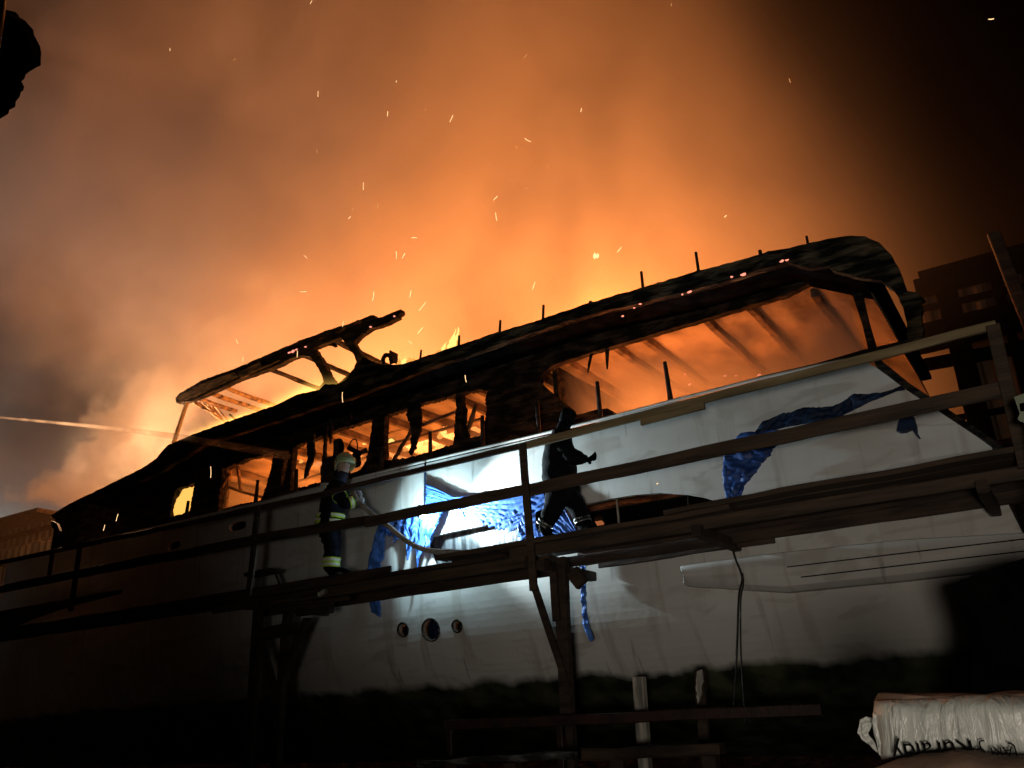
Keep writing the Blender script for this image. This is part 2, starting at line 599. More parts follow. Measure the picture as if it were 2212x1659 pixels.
def cut_hull():
    bmv, bmf = [], []
    objs = []
    polys = [HW_L, HW_R] + [ellipse(*p) for p in PORTS] + [stadium(*p) for p in SCUP]
    for p in polys:
        v, f = cutter(p, 8.9, 10.6 if p in (HW_L, HW_R) else 10.2, 9.4 if p in (HW_L, HW_R) else hull_y(-8, 2.6) if len(p) == 20 else 9.5)
        k = len(bmv); bmv += v; bmf += [tuple(i + k for i in t) for t in f]
    c = mk('cut', bmv, bmf, hull_m)
    md = hull_o.modifiers.new('cut', 'BOOLEAN'); md.operation = 'DIFFERENCE'; md.object = c; md.solver = 'EXACT'; md.use_self = False
    c.location = (0, 0, 0)
    bpy.context.view_layer.update()
    dg = bpy.context.evaluated_depsgraph_get()
    me = bpy.data.meshes.new_from_object(hull_o.evaluated_get(dg))
    hull_o.modifiers.clear()
    hull_o.data = me
    bpy.data.objects.remove(c, do_unlink=True)


cut_hull()

# things set into the hull
plate('window_pane', [(900, 1150), (1245, 1085), (1262, 1200), (925, 1230)], 9.53, .03, pane_m, yacht, seg=3)
wp = plate('window_pane', [(1255, 1075), (1600, 1050), (1610, 1160), (1255, 1200)], 9.7, .03, black_m, yacht,
           holes=[[(1462, 1105), (1487, 1092), (1518, 1086), (1521, 1117), (1500, 1108), (1468, 1125)],
                  [(1280, 1120), (1290, 1108), (1300, 1116), (1306, 1134), (1288, 1136)]], seg=.5, jag=.008)
beam('window_mullion', P(1332, 1078, 9.45), P(1342, 1180, 9.45), .02, .02, wood_grey, yacht)
beam('window_mullion', P(1486, 1070, 9.45), P(1488, 1160, 9.45), .015, .015, charred, yacht)
for (cx, cy, rx, ry) in PORTS:
    y = hull_y(-8, 2.6)
    c = P(cx, cy, y)
    r = (P(cx, cy + ry, y) - c).length
    rim = tube('porthole', [(c.x + r * 1.08 * math.cos(a), hull_y(-8, c.z + r * math.sin(a)) - .012, c.z + r * 1.08 * math.sin(a)) for a in [i * math.pi / 10 for i in range(21)]],
               .014, charred, yacht, sub=1, sides=6)
    cv = [(c.x, y + .05, c.z)] + [(c.x + 1.35 * r * math.cos(a), y + .10 + R.uniform(-.02, .02), c.z + 1.35 * r * math.sin(a)) for a in [i * math.pi / 9 for i in range(18)]]
    mk('porthole_cover', cv, [(0, i, i % 18 + 1) for i in range(1, 19)], tarp_dark if rx > 12 else black_m, rim)
for (cx, cy, rx, ry) in SCUP:
    c = P(cx, cy, 9.5)
    box('scupper', (c.x - .35, 9.72, c.z - .15), (c.x + .35, 9.74, c.z + .15), black_m, yacht)


def strake():
    """rounded box-like side sponson along the aft topsides"""
    up = [(1480, 1221), (1700, 1192), (1960, 1165), (2230, 1150)]
    mid = [(1476, 1244), (1700, 1232), (1960, 1205), (2245, 1172)]
    lo = [(1483, 1266), (1698, 1279), (1960, 1253), (2228, 1222)]
    rows = []
    for k in range(len(up)):
        a, b, c = P(*up[k], 9.36), P(*mid[k], 9.16), P(*lo[k], 9.30)
        rows.append([Vector((a.x, 9.45, a.z + .01)), a, Vector((a.x, 9.2, a.z - .03)), b, Vector((c.x, 9.22, c.z + .05)), c, Vector((c.x, 9.5, c.z))])
    f0 = [v + Vector((-.07, .05, 0)) for v in rows[0]]
    f0 = [Vector((v.x, min(9.46, v.y + .12), rows[0][3].z + (v.z - rows[0][3].z) * .75)) for v in f0]
    rows.insert(0, f0)
    # resample
    verts, faces = [], []
    fine = [rows[0]]
    for a, b in zip(rows, rows[1:]):
        n = 12 if a is not rows[0] else 2
        for i in range(1, n + 1): fine.append([p.lerp(q, i / n) for p, q in zip(a, b)])
    m = 7
    for r_ in fine: verts += r_
    for i in range(len(fine) - 1):
        for k in range(m - 1):
            a = i * m + k; faces.append((a, a + 1, a + m + 1, a + m))
    faces.append(tuple(range(m))); faces.append(tuple(range(len(verts) - m, len(verts))))
    o = mk('side_strake', verts, faces, hull_m, yacht, smooth=True)
    bv = o.modifiers.new('b', 'BEVEL'); bv.width = .03; bv.segments = 3
    return o


strake()
for d in (0, 1):
    tube('hull_groove', [P(1700 + 30 * d, 1225 + 22 * d, 9.13 - d * .0), P(1960, 1194 + 26 * d, 9.13), P(2225, 1163 + 26 * d, 9.13)], .006, charred, yacht, sides=5)
# deck edge, coaming, transom
tube('deck_edge', [P(x, y - 2, 9.42) for x, y in ((560, 1087), (900, 1003), (1130, 949), (1310, 905), (1640, 820), (1880, 770))], .022, hull_m, yacht, sub=2)
plate('coaming', [(1633, 826), (1636, 814), (1760, 786), (1860, 757), (1985, 728), (1990, 742), (1880, 772), (1750, 800)], 9.5, .18, charred, yacht, jag=.004)
plate('stern_wing', [(1880, 762), (1900, 775), (1962, 826), (2172, 967), (2200, 992), (2166, 978), (1958, 840), (1893, 792)], 9.33, .09, charred, yacht)
box('transom', (-.45, 9.6, 1.9), (-.33, 15.3, 3.8), hull_m, yacht)
box('main_deck', (-23, 9.62, 4.0), (-.6, 15.3, 4.08), charred, yacht)

# ---- deckhouse wall
WALL = [(120, 1118), (300, 1030), (440, 955), (603, 903), (821, 832), (1000, 775), (1152, 724), (1370, 656), (1615, 585), (1800, 545), (1850, 560),
        (1833, 597), (1772, 600), (1700, 636), (1615, 660), (1506, 694), (1424, 717), (1342, 742), (1274, 762), (1228, 777), (1192, 791), (1173, 807), (1164, 825),
        (1190, 848), (1225, 877), (1234, 889), (1246, 896), (1288, 886), (1312, 881), (1325, 889), (1330, 905), (1200, 985), (900, 1075), (600, 1150), (300, 1220), (100, 1250)]
HOLES = [
    [(379, 1057), (400, 1050), (421, 1043), (416, 1070), (409, 1105), (385, 1112), (366, 1118), (372, 1085)],
    [(480, 1014), (530, 993), (591, 978), (585, 1012), (577, 1044), (562, 1082), (505, 1092), (471, 1104), (475, 1060)],
    [(617, 975), (624, 971), (619, 1010), (611, 1048), (604, 1052), (610, 1010)],
    [(633, 967), (718, 931), (804, 906), (802, 931), (794, 980), (788, 1000), (778, 1015), (700, 1038), (626, 1060), (629, 1010)],
    [(832, 898), (887, 879), (911, 872), (985, 850), (983, 905), (981, 960), (930, 975), (876, 990), (828, 996), (830, 940)],
    [(997, 850), (1010, 847), (1022, 843), (1037, 839), (1052, 846), (1048, 865), (1051, 898), (1043, 915), (1039, 939), (1010, 948), (994, 938), (996, 890)],
]
plate('deckhouse_wall', WALL, 10.3, .12, charred, yacht, holes=HOLES, seg=.06, jag=.010, hjag=.021)
# slanted cockpit side below the aft opening is part of the wall; post at the aft corner
plate('aft_post', [(1829, 590), (1861, 600), (1862, 640), (1874, 690), (1893, 755), (1878, 762), (1862, 700), (1840, 632)], 10.25, .14, charred, yacht, jag=.004)
# roof slab: fascia with ragged lower edge, wrapping round the stern
TOP = [(110, 1113), (150, 1088), (218, 1055), (303, 1013), (338, 991), (350, 975), (363, 961), (425, 935), (505, 906), (603, 872), (622, 862), (639, 853), (655, 849), (690, 842),
       (702, 830), (726, 831), (745, 822), (764, 797), (786, 772), (802, 781), (827, 787), (850, 788), (876, 785), (909, 773), (999, 743), (1075, 717), (1152, 695), (1270, 655),
       (1383, 622), (1506, 585), (1588, 565), (1660, 543), (1704, 535), (1740, 527), (1783, 517), (1840, 508), (1868, 510), (1898, 524), (1922, 545), (1940, 578), (1960, 628), (1978, 631),
       (1997, 646), (1989, 652), (1993, 668), (1988, 680), (1991, 695), (1994, 713), (1992, 745)]
BOT = [(1962, 752), (1958, 700), (1950, 660), (1930, 625), (1900, 606), (1861, 600), (1829, 592), (1800, 585), (1790, 575), (1745, 578), (1725, 572), (1700, 566), (1660, 578), (1615, 592), (1560, 610), (1479, 633), (1440, 640),
       (1370, 658), (1300, 672), (1234, 692), (1097, 738), (1000, 772), (958, 783), (900, 806), (821, 835), (760, 858), (685, 880), (603, 908), (518, 935), (447, 958), (400, 985), (350, 1018), (300, 1040), (250, 1060), (180, 1085), (115, 1120)]
plate('roof_fascia', TOP + BOT, 9.6, .10, char_fascia, yacht, seg=.05, jag=.010)


def slab():
    """underside and top of the upper deck, from the fascia to the far side"""
    low = [(180, 1085), (300, 1038), (447, 956), (603, 906), (821, 833), (1000, 771), (1234, 690), (1479, 630), (1700, 565), (1860, 596)]
    verts, faces = [], []
    for q in low:
        p = P(*q, 9.68)
        n = 10
        for k in range(n + 1):
            verts.append((p.x, 10.40 + (15.2 - 10.40) * k / n, p.z + .02 * math.sin(k * 1.3 + p.x)))
    m = 11
    off = len(verts)
    verts += [(x, y, z + .10) for x, y, z in verts]
    for i in range(len(low) - 1):
        for k in range(m - 1):
            a = i * m + k
            if i in (2,) and 3 <= k <= 6: continue      # burnt through
            if i == 3 and 4 <= k <= 5: continue
            faces.append((a, a + 1, a + m + 1, a + m)); faces.append((a + off, a + m + off, a + m + 1 + off, a + 1 + off))
    mk('upper_deck', verts, faces, ceiling_m, yacht)
    sv, sf = [], []
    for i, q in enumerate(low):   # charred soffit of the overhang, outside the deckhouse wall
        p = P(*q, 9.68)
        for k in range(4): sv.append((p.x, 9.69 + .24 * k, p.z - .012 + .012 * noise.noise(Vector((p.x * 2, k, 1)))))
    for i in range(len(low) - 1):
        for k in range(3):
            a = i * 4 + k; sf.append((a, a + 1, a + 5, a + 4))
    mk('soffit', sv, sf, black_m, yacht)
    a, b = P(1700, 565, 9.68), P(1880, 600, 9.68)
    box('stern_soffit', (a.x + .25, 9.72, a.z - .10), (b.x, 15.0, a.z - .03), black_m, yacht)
    x = -15.2; i = 0
    while x < -1.6:
        # interpolate z
        pts = [P(*q, 9.68) for q in low]
        for a, b in zip(pts, pts[1:]):
            if a.x <= x <= b.x:
                z = a.z + (b.z - a.z) * (x - a.x) / (b.x - a.x)
        beam('ceiling_beam' if x < -5.8 or i % 2 else 'ceiling_beam', (x, 10.45, z - .07), (x + .05, 15.1, z - .07), .09, .12, beam_m, yacht, wob=.008, seed=i)
        x += (.62, .85, .5, 1.0)[i % 4]; i += 1


slab()
for (a, b) in (((640, 1042), (800, 985)), ((835, 962), (1040, 905)),):
    beam('ceiling_rail', P(*a, 11.6), P(*b, 11.6), .05, .05, beam_m, yacht, wob=.006)
# far side wall with windows
FW = []
x = -16.0
far_holes = []
vv = [(-17.0, 4.1), (-5.2, 4.1), (-5.2, 6.5), (-17.0, 5.9)]


def wall_world(name, outer, holes, Y, th, mat, parent):
    loops = [densify([Vector((a, Y, b)) for a, b in l], .3, .02, 5) for l in [outer] + holes]
    flat = [v for l in loops for v in l]; n = len(flat)
    tris = tessellate_polygon(loops)
    verts = flat + [Vector((v.x, v.y + th, v.z)) for v in flat]
    faces = [tuple(t) for t in tris] + [tuple(i + n for i in reversed(t)) for t in tris]
    k = 0
    for l in loops:
        m = len(l)
        for i in range(m): faces.append((k + i, k + (i + 1) % m, k + (i + 1) % m + n, k + i + n))
        k += m
    return mk(name, verts, faces, mat, parent)


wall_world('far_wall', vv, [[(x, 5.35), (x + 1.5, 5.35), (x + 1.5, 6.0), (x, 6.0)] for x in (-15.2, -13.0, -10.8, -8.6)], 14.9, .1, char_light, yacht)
wall_world('cabin_bulkhead', [(10.45, 4.1), (14.9, 4.1), (14.9, 6.6), (10.45, 6.5)], [], 0, .08, charred, yacht).data.transform(Matrix())
bh = bpy.data.objects['cabin_bulkhead']
for v in bh.data.vertices:   # turn it athwartships just forward of the cockpit
    w = v.co + parent_world(yacht)
    v.co = Vector((-5.75 + w.y, w.x, w.z)) - parent_world(yacht)
# window posts, hanging strips, debris seen in the windows
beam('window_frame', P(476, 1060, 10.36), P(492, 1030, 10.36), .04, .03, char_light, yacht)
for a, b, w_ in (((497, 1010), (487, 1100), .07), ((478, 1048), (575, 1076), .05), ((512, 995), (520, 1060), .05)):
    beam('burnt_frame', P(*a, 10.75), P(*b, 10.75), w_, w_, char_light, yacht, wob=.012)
beam('burnt_frame', P(890, 930, 10.6), P(848, 993, 10.6), .045, .05, charred, yacht, wob=.02, n=9)
beam('burnt_frame', P(885, 932, 10.6), P(982, 889, 10.9), .045, .05, beam_m, yacht, wob=.012)
beam('burnt_frame', P(1028, 873, 10.55), P(1008, 945, 10.55), .06, .05, beam_m, yacht, wob=.02)
plate('burnt_frame', [(984, 925), (990, 922), (1004, 880), (1007, 882), (1006, 925), (1014, 940), (1010, 960), (980, 965)], 10.38, .04, charred, yacht, seg=.04, jag=.01)
STR = [
    [(868, 868), (905, 866), (908, 890), (911, 910), (909, 930), (900, 948), (897, 962), (899, 968), (893, 972), (889, 985), (882, 978), (886, 960), (888, 935), (884, 912), (877, 897), (881, 885)],
    [(668, 935), (677, 932), (677, 958), (678, 985), (672, 1003), (667, 1012), (664, 1025), (656, 1033), (658, 1012), (664, 990), (662, 965)],
    [(697, 915), (706, 914), (706, 940), (702, 965), (704, 992), (697, 1018), (695, 990), (699, 960)],
    [(711, 905), (717, 903), (716, 935), (712, 957), (708, 940)],
    [(752, 880), (760, 878), (757, 905), (753, 900)],
]
for i, s in enumerate(STR):
    plate('hanging_strip', s, 10.2 - .02 * i, .04, charred, yacht, seg=.03, jag=.016, seed=i)
for s in ([(1316, 752), (1322, 750), (1318, 778), (1313, 800), (1310, 812), (1307, 800)], [(1306, 757), (1313, 754), (1314, 780), (1311, 803), (1307, 790)]):
    pass
plate('hanging_strip', [(1274, 765), (1281, 762), (1276, 778), (1273, 792), (1270, 806), (1268, 805), (1270, 785)], 10.2, .02, charred, yacht, seg=.05, jag=.004)
plate('hanging_strip', [(1307, 752), (1315, 750), (1314, 775), (1312, 797), (1310, 797), (1308, 775)], 10.2, .02, charred, yacht, seg=.05, jag=.004)

# ---- flybridge hardtop frame
HT = [(379, 859), (389, 849), (436, 821), (508, 796), (567, 770), (647, 736), (706, 714), (768, 694), (800, 681), (811, 681), (806, 688), (829, 684), (845, 675), (865, 669), (867, 674), (858, 682), (860, 686),
      (849, 691), (830, 700), (810, 706), (789, 715), (775, 727), (764, 740), (770, 750), (786, 772), (800, 782), (815, 800), (770, 830), (740, 850), (700, 850), (680, 846),
      (699, 825), (699, 822), (685, 792), (669, 770), (652, 767), (625, 776), (603, 789), (549, 808), (514, 820), (484, 834), (448, 851), (409, 866), (381, 871)]
HTH = [
    [(677, 752), (707, 740), (737, 728), (748, 745), (764, 767), (770, 781), (764, 797), (745, 816), (727, 830), (712, 811), (696, 778)],
    [(758, 701), (764, 697), (784, 693), (781, 698), (765, 703)],
    [(722, 719), (745, 708), (746, 712), (726, 722)],
    [(688, 731), (709, 722), (710, 725), (692, 733)],
]
plate('hardtop_side', HT, 10.6, .12, charred, yacht, holes=HTH, seg=.04, jag=.015)
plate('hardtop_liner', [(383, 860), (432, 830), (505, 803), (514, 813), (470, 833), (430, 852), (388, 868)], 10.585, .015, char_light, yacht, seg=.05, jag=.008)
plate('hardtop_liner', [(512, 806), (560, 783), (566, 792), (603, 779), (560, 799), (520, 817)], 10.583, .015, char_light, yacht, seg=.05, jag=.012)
beam('hardtop_post', P(404, 868, 10.6), P(374, 958, 10.6), .07, .07, wood_pale, yacht, wob=.01)
for a, L_ in (((484, 838), 1.7), ((455, 850), 1.5), ((430, 862), .9), ((565, 790), 3.2), ((640, 760), 3.4), ((720, 735), 3.4)):
    p = P(*a, 10.7)
    beam('hardtop_rib', p, p + Vector((.1, L_, -.05)), .10, .06, char_light if L_ < 3 else charred, yacht, wob=.02)
# burning lattice hanging at the forward end of the hardtop
for i in range(7):
    p = P(412 + i * 9, 866 + i * 2, 10.9 + .1 * i); q = p + Vector((.35 + .1 * R.random(), .3 + .3 * R.random(), -.25 - .1 * i))
    tube('hardtop_batten', [p, p.lerp(q, .5) + Vector((0, 0, R.uniform(-.05, .1))), q], .022, char_light, yacht, sides=5, rough=.4)
plate('hardtop_scrap', [(700, 748), (722, 740), (728, 748), (722, 750), (712, 746)], 10.58, .03, charred, yacht, seg=.03, jag=.008)
plate('hardtop_scrap', [(783, 712), (790, 714), (791, 722), (784, 719)], 10.58, .03, charred, yacht, seg=.03, jag=.008)
# melted fitting on the upper deck
tube('melted_fitting', [P(829, 787, 9.75), P(828, 775, 9.75), P(834, 767, 9.75), P(843, 769, 9.75), P(846, 785, 9.75)], .035, charred, yacht, rough=.2)
box('melted_fitting', P(842, 779, 9.7), P(858, 765, 9.9), charred, yacht)
beam('burnt_stub', P(497, 896, 10.1), P(508, 906, 10.1), .04, .03, charred, yacht)

# ---- rail stubs on the roof and stanchions on the side deck
for x0, y0, x1, y1, w_ in ((910, 756, 908, 775, .035), (992, 725, 991, 748, .04), (1081, 692, 1079, 722, .04), (1174, 659, 1173, 692, .04), (1276, 651, 1275, 660, .06),
                           (1385, 587, 1389, 624, .042), (1503, 545, 1509, 588, .042), (1641, 541, 1643, 550, .05), (1742, 510, 1746, 532, .035)):
    a, b = P(x1, y1, 9.66), P(x0, y0, 9.66)
    tube('rail_stub', [a, a.lerp(b, .2), b], w_ * .55, charred, yacht, sub=1, r2=w_ * .45, sides=7)
for x0, y0, x1, y1 in ((1436, 782, 1450, 868), (1290, 825, 1298, 908), (1160, 866, 1165, 943), (1042, 898, 1043, 965), (929, 932, 930, 997), (824, 966, 823, 1020), (641, 1014, 639, 1062), (557, 1037, 552, 1082), (407, 1082, 402, 1112)):
    a, b = P(x1, y1 + 4, 9.5), P(x0, y0, 9.5)
    tube('stanchion', [a, a.lerp(b, .12), b], .042, wood_dark, yacht, sub=1, r2=.026, sides=8)

# glowing embers along the burnt edges (parts of the yacht)
EMB = [(1490, 630, 6), (1474, 636, 3), (1383, 657, 4), (1370, 665, 3), (1604, 593, 7), (1580, 598, 4), (1690, 564, 6), (1700, 562, 4), (1800, 548, 8), (1792, 558, 6), (1806, 560, 5), (1345, 683, 4), (1243, 713, 3),
       (632, 759, 10), (625, 762, 7), (640, 755, 6), (660, 749, 5), (800, 706, 5), (852, 683, 4), (1610, 830, 6), (1590, 812, 4), (1566, 812, 5), (1640, 810, 5), (1480, 808, 4), (1490, 830, 5)]
for i, (x, y, r) in enumerate(EMB):
    Y = 9.58 if y > 560 and x > 1200 and y < 700 else (10.57 if y < 780 else 11.3)
    if 1700 > x > 1450 and y > 700: Y = 12.2
    c = P(x, y, Y); s = r * .0032 * Y / 10
    bm = bmesh.new(); bmesh.ops.create_icosphere(bm, subdivisions=1, radius=1)
    vs = [Vector((c.x + v.co.x * s * 1.7 + R.uniform(-s, s) * .6, c.y + v.co.y * .02, c.z + v.co.z * s * .8 + R.uniform(-s, s) * .4)) for v in bm.verts]
    fs = [tuple(v.index for v in f.verts) for f in bm.faces]; bm.free()
    mk('glowing_ember', vs, fs, spark_pink, yacht)

# ================================================================ SCAFFOLD
sc_ = empty('scaffold', (-6, 8.3, 0))
tag(sc_, 'rough timber scaffold with plank walkway and two long handrails along the white hull', 'scaffold')
YR = 8.2
# handrails
beam('top_rail', P(1128, 964, YR), P(2152, 702, YR), .05, .085, wood_pale, sc_, wob=.004, seed=1)
beam('top_rail', P(716, 1062, YR), P(1215, 943, YR + .052), .045, .07, wood, sc_, seed=2)
beam('top_rail', P(1385, 912, YR - .05), P(1522, 875, YR - .05), .045, .075, wood_pale, sc_, seed=3)
beam('top_rail', P(286, 1156, YR), P(724, 1062, YR + .05), .045, .075, wood_dark, sc_, seed=4)
beam('top_rail', P(-60, 1228, YR), P(300, 1152, YR + .05), .045, .075, wood_dark, sc_, seed=5)
beam('middle_rail', P(1140, 1060, YR), P(2165, 842, YR), .035, .14, wood, sc_, wob=.006, seed=6)
beam('middle_rail', P(790, 1128, YR), P(1146, 1056, YR + .04), .035, .125, wood, sc_, wob=.006, seed=7)
beam('middle_rail', P(540, 1166, YR), P(800, 1124, YR + .01), .035, .13, wood_dark, sc_, seed=8)
beam('middle_rail', P(-60, 1284, YR), P(556, 1166, YR + .04), .035, .14, wood_dark, sc_, wob=.006, seed=9)
# uprights
for x0, y0, x1, y1, w_, m_ in ((1129, 958, 1153, 1276, .085, wood), (2144, 703, 2216, 1010, .11, wood), (558, 1094, 536, 1300, .085, wood_dark), (174, 1172, 152, 1320, .085, wood_dark)):
    beam('upright', P(x0, y0, YR - .045), P(x1, y1, YR - .045), w_, .05, m_, sc_, side=(1, 0, 0), seed=x0)
beam('upright', P(556, 1180, YR - .03), P(541, 1285, YR - .085), .018, .02, wood_grey, sc_, side=(1, 0, 0))
# walkway
for k in range(4):
    y = 8.27 + k * .225
    beam('plank', (-10.3 + R.uniform(-.1, .1), y, 3.29), (-5.1 + R.uniform(-.2, .2), y, 3.31), .24, .05, wood_dark if k < 1 else wood, sc_, side=(0, 1, 0), wob=.006, seed=20 + k)
    beam('plank', (-6.22 + (0 if k == 0 else R.uniform(-.1, .3)), y, 3.41), (-2.6, y, 3.45), .24, .055, wood, sc_, side=(0, 1, 0), wob=.006, seed=30 + k)
    beam('plank', (-3.1 + R.uniform(-.2, .2), y, 3.50), (1.6, y, 3.56), .24, .05, wood, sc_, side=(0, 1, 0), wob=.006, seed=40 + k)
    beam('plank', (-27 + R.uniform(-.1, .1), y, 3.36), (-9.6, y, 3.37), .24, .05, wood_dark, sc_, side=(0, 1, 0), wob=.006, seed=50 + k)
for y, z, x0, x1, m_ in ((8.22, 3.20, -10.2, -5.0, wood), (9.0, 3.20, -10.2, -5.0, wood_dark), (8.22, 3.33, -5.2, 1.6, wood), (9.1, 3.31, -5.0, 1.6, wood_dark), (9.22, 3.27, -4.6, -2.5, wood_dark), (9.04, 3.22, -7.0, -5.2, wood_grey)):
    beam('ledger', (x0, y, z), (x1, y, z + .02), .05, .12, m_, sc_, side=(0, 1, 0), wob=.005, seed=int(x0 * 3 + y))
beam('toe_board', (-10.3, 8.15, 3.33), (-6.9, 8.15, 3.34), .03, .12, wood_dark, sc_, side=(0, 1, 0))
for x in (-9.1, -4.75, -2.95, -.4):
    beam('joist', (x, 8.1, 3.14 if x < -4 else 3.26), (x, 9.34, 3.14 if x < -4 else 3.26), .10, .11, wood_dark, sc_, wob=.006)
beam('ledger', (-4.9, 9.29, 3.36), (1.6, 9.29, 3.47), .06, .17, wood_dark, sc_, side=(0, 1, 0), wob=.005)
beam('plank', (-4.9, 9.24, 3.47), (1.6, 9.24, 3.53), .12, .05, wood_dark, sc_, side=(0, 1, 0), wob=.005)
# trestles
for a, b, w_, h_ in ((P(1212, 1205, 8.45), P(1236, 1800, 8.45), .14, .12), (P(1153, 1262, 8.3), P(1232, 1500, 8.4), .075, .05), (P(1195, 1235, 8.30), P(1203, 1342, 8.32), .085, .05)):
    beam('trestle_leg', a, b, w_, h_, wood_dark, sc_, side=(1, 0, 0), wob=.006)
for a, b, w_ in ((P(560, 1300, 8.5), P(528, 1800, 8.5), .14), (P(622, 1320, 8.5), P(585, 1800, 8.5), .12), (P(664, 1335, 8.5), P(588, 1520, 8.5), .10), (P(556, 1350, 8.45), P(602, 1520, 8.5), .07)):
    beam('trestle_leg', a, b, w_, .10, wood_dark, sc_, side=(1, 0, 0), wob=.006)
for a, b in (((560, 1372), (640, 1356)), ((645, 1318), (716, 1310)), ((1238, 1235), (1258, 1262))):
    beam('trestle_block', P(*a, 8.5), P(*b, 8.5), .10, .16, wood_dark, sc_, wob=.006)
for a, b, m_ in (((560, 1296), (690, 1278), wood_dark), ((600, 1310), (752, 1292), wood_dark), ((690, 1285), (705, 1276), wood_grey)):
    beam('loose_lath', P(*a, 8.1), P(*b, 8.1), .06, .05, m_, sc_)

# step stool on the walkway
st = empty('step_stool', P(580, 1262, 8.9))
tag(st, 'small dark wooden stool frame on the walkway beside the left trestle', 'stool')
beam('seat', P(540, 1243, 8.9), P(597, 1232, 8.9), .25, .05, wood_dark, st, side=(0, 1, 0))
for a, b in (((593, 1234), (608, 1270)), ((546, 1245), (543, 1275))):
    for y in (8.8, 9.0):
        beam('leg', P(*a, y), P(*b, y), .035, .035, wood_dark, st, side=(1, 0, 0))

# hull props and yard timbers below
pr = beam('shoring_post', (-4.03, 8.75, .02), (-4.00, 8.75, 1.95), .125, .1, wood_grey, side=(1, 0, 0))
tag(pr, 'square pale timber shoring post upright under the hull, left of the ragged one', 'post')
pr = beam('shoring_post', (-3.41, 8.8, .02), (-3.36, 8.85, 1.99), .10, .1, wood_dark, side=(1, 0, 0), wob=.015, n=14)
tag(pr, 'dark ragged shoring post under the hull with a torn white piece hanging on it', 'post')
for o in (pr,):
    plate('white_scrap', [(1505, 1452), (1515, 1447), (1519, 1465), (1514, 1500), (1507, 1520), (1503, 1485)], 8.68, .03, wood_grey, o, seg=.03, jag=.01)
bo = beam('steel_beam', P(960, 1567, 8.2), P(1775, 1532, 8.2), .06, .10, rust)
tag(bo, 'long rusty red steel beam running low under the hull in front of the posts', 'beam')
for x in (-4.7, -6.1):
    beam('beam_foot', (x, 8.25, 0), (x, 8.25, 1.53), .07, .07, rust, bo, side=(1, 0, 0))
lg = beam('timber_baulk', P(905, 1652, 7.6), P(1240, 1631, 7.6), .12, .06, noisy('weathered_wood', (.01, .01, .01), (.22, .22, .21), 3, .8, .8, (1, 3, 3), lo=.48, hi=.68), wob=.02)
tag(lg, 'pale weathered timber lying along the dark bottom edge, left of the trestle leg', 'timber')
lg2 = beam('timber_baulk', P(1262, 1633, 7.9), P(1560, 1618, 7.9), .16, .10, wood_dark, wob=.02)
tag(lg2, 'dark splintered timber lying low, right of the trestle leg', 'timber')
for i, o in enumerate((lg, lg2)):
    for x in ((-4.9, -5.6) if i == 0 else (-3.0, -3.9)):
        beam('support_block', (x, 7.62 if i == 0 else 7.92, 0), (x, 7.62 if i == 0 else 7.92, 1.2 if i == 0 else 1.22), .14, .14, wood_dark, o, side=(1, 0, 0))

# ropes hanging over the hull
rp = tube('hanging_rope', [P(1578, 1166, 9.2), P(1588, 1205, 9.1), P(1600, 1235, 9.02), P(1603, 1255, 9.0), P(1596, 1290, 9.2), P(1592, 1400, 9.3), P(1583, 1560, 9.4)], .011, rope_m)
tag(rp, 'dark rope hanging from the walkway over the side sponson, nearer the bow of the pair', 'rope', 'ropes over the hull side')
rp = tube('hanging_rope', [P(1604, 1238, 9.03), P(1606, 1262, 9.02), P(1600, 1300, 9.25), P(1601, 1420, 9.4), P(1610, 1560, 9.5)], .008, rope_m)
tag(rp, 'thinner dark rope hanging close beside the other, slightly right of it', 'rope', 'ropes over the hull side')
rp = tube('hanging_rope', [P(919, 1000, 9.36), P(918, 1045, 9.33), P(917, 1090, 9.33)], .012, tarp_dark)
tag(rp, 'short dark blue cord hanging straight down the brightly lit hull above the torch', 'rope')

# ================================================================ TARPS


def tarp_thing(name, A, B, Y, n, m_, label, mat=None, **k):
    o = loft(name, A, B, Y, n, m_, mat or tarp, **k)
    sd = o.modifiers.new('s', 'SOLIDIFY'); sd.thickness = .006
    tag(o, label, 'tarpaulin', 'torn tarpaulins hanging on the hull')
    return o


tarp_thing('blue_tarpaulin', [(920, 1044), (978, 1073), (1058, 1070), (1185, 1060), (1214, 1089), (1248, 1149)],
           [(920, 1088), (976, 1095), (1013, 1124), (1058, 1136), (1134, 1160), (1190, 1170), (1232, 1175)], 9.30, 110, 26,
           'wide torn bright blue sheet stretched across the lit hull between torch and striding person', amp=.011, freq=44, ragged=.20, along=True)
tarp_thing('blue_tarpaulin', [(834, 1119), (870, 1114), (910, 1118), (956, 1102)], [(820, 1150), (865, 1162), (905, 1205), (940, 1150)], 9.27, 60, 20,
           'crumpled brightly lit blue shreds bunched right behind the glaring torch', amp=.04, freq=22, ragged=.55, seed=3)
tarp_thing('blue_tarpaulin', [(818, 1128), (800, 1195), (792, 1240), (797, 1290), (801, 1322)], [(834, 1130), (829, 1195), (821, 1240), (822, 1290), (822, 1334)], 9.28, 60, 10,
           'narrow dark blue strip hanging down behind the walkway just right of the helmeted person', amp=.02, freq=14, ragged=.2, seed=5, mat=tarp)
tarp_thing('blue_tarpaulin', [(1625, 941), (1688, 925), (1761, 912), (1810, 903), (1876, 870), (1939, 844), (1956, 842)],
           [(1649, 909), (1693, 893), (1739, 881), (1799, 878), (1846, 852), (1903, 849), (1947, 833)], 9.31, 70, 10,
           'long dark blue twisted strip running diagonally up the hull towards the stern', amp=.016, freq=7, ragged=.1, seed=7, mat=tarp_dark)
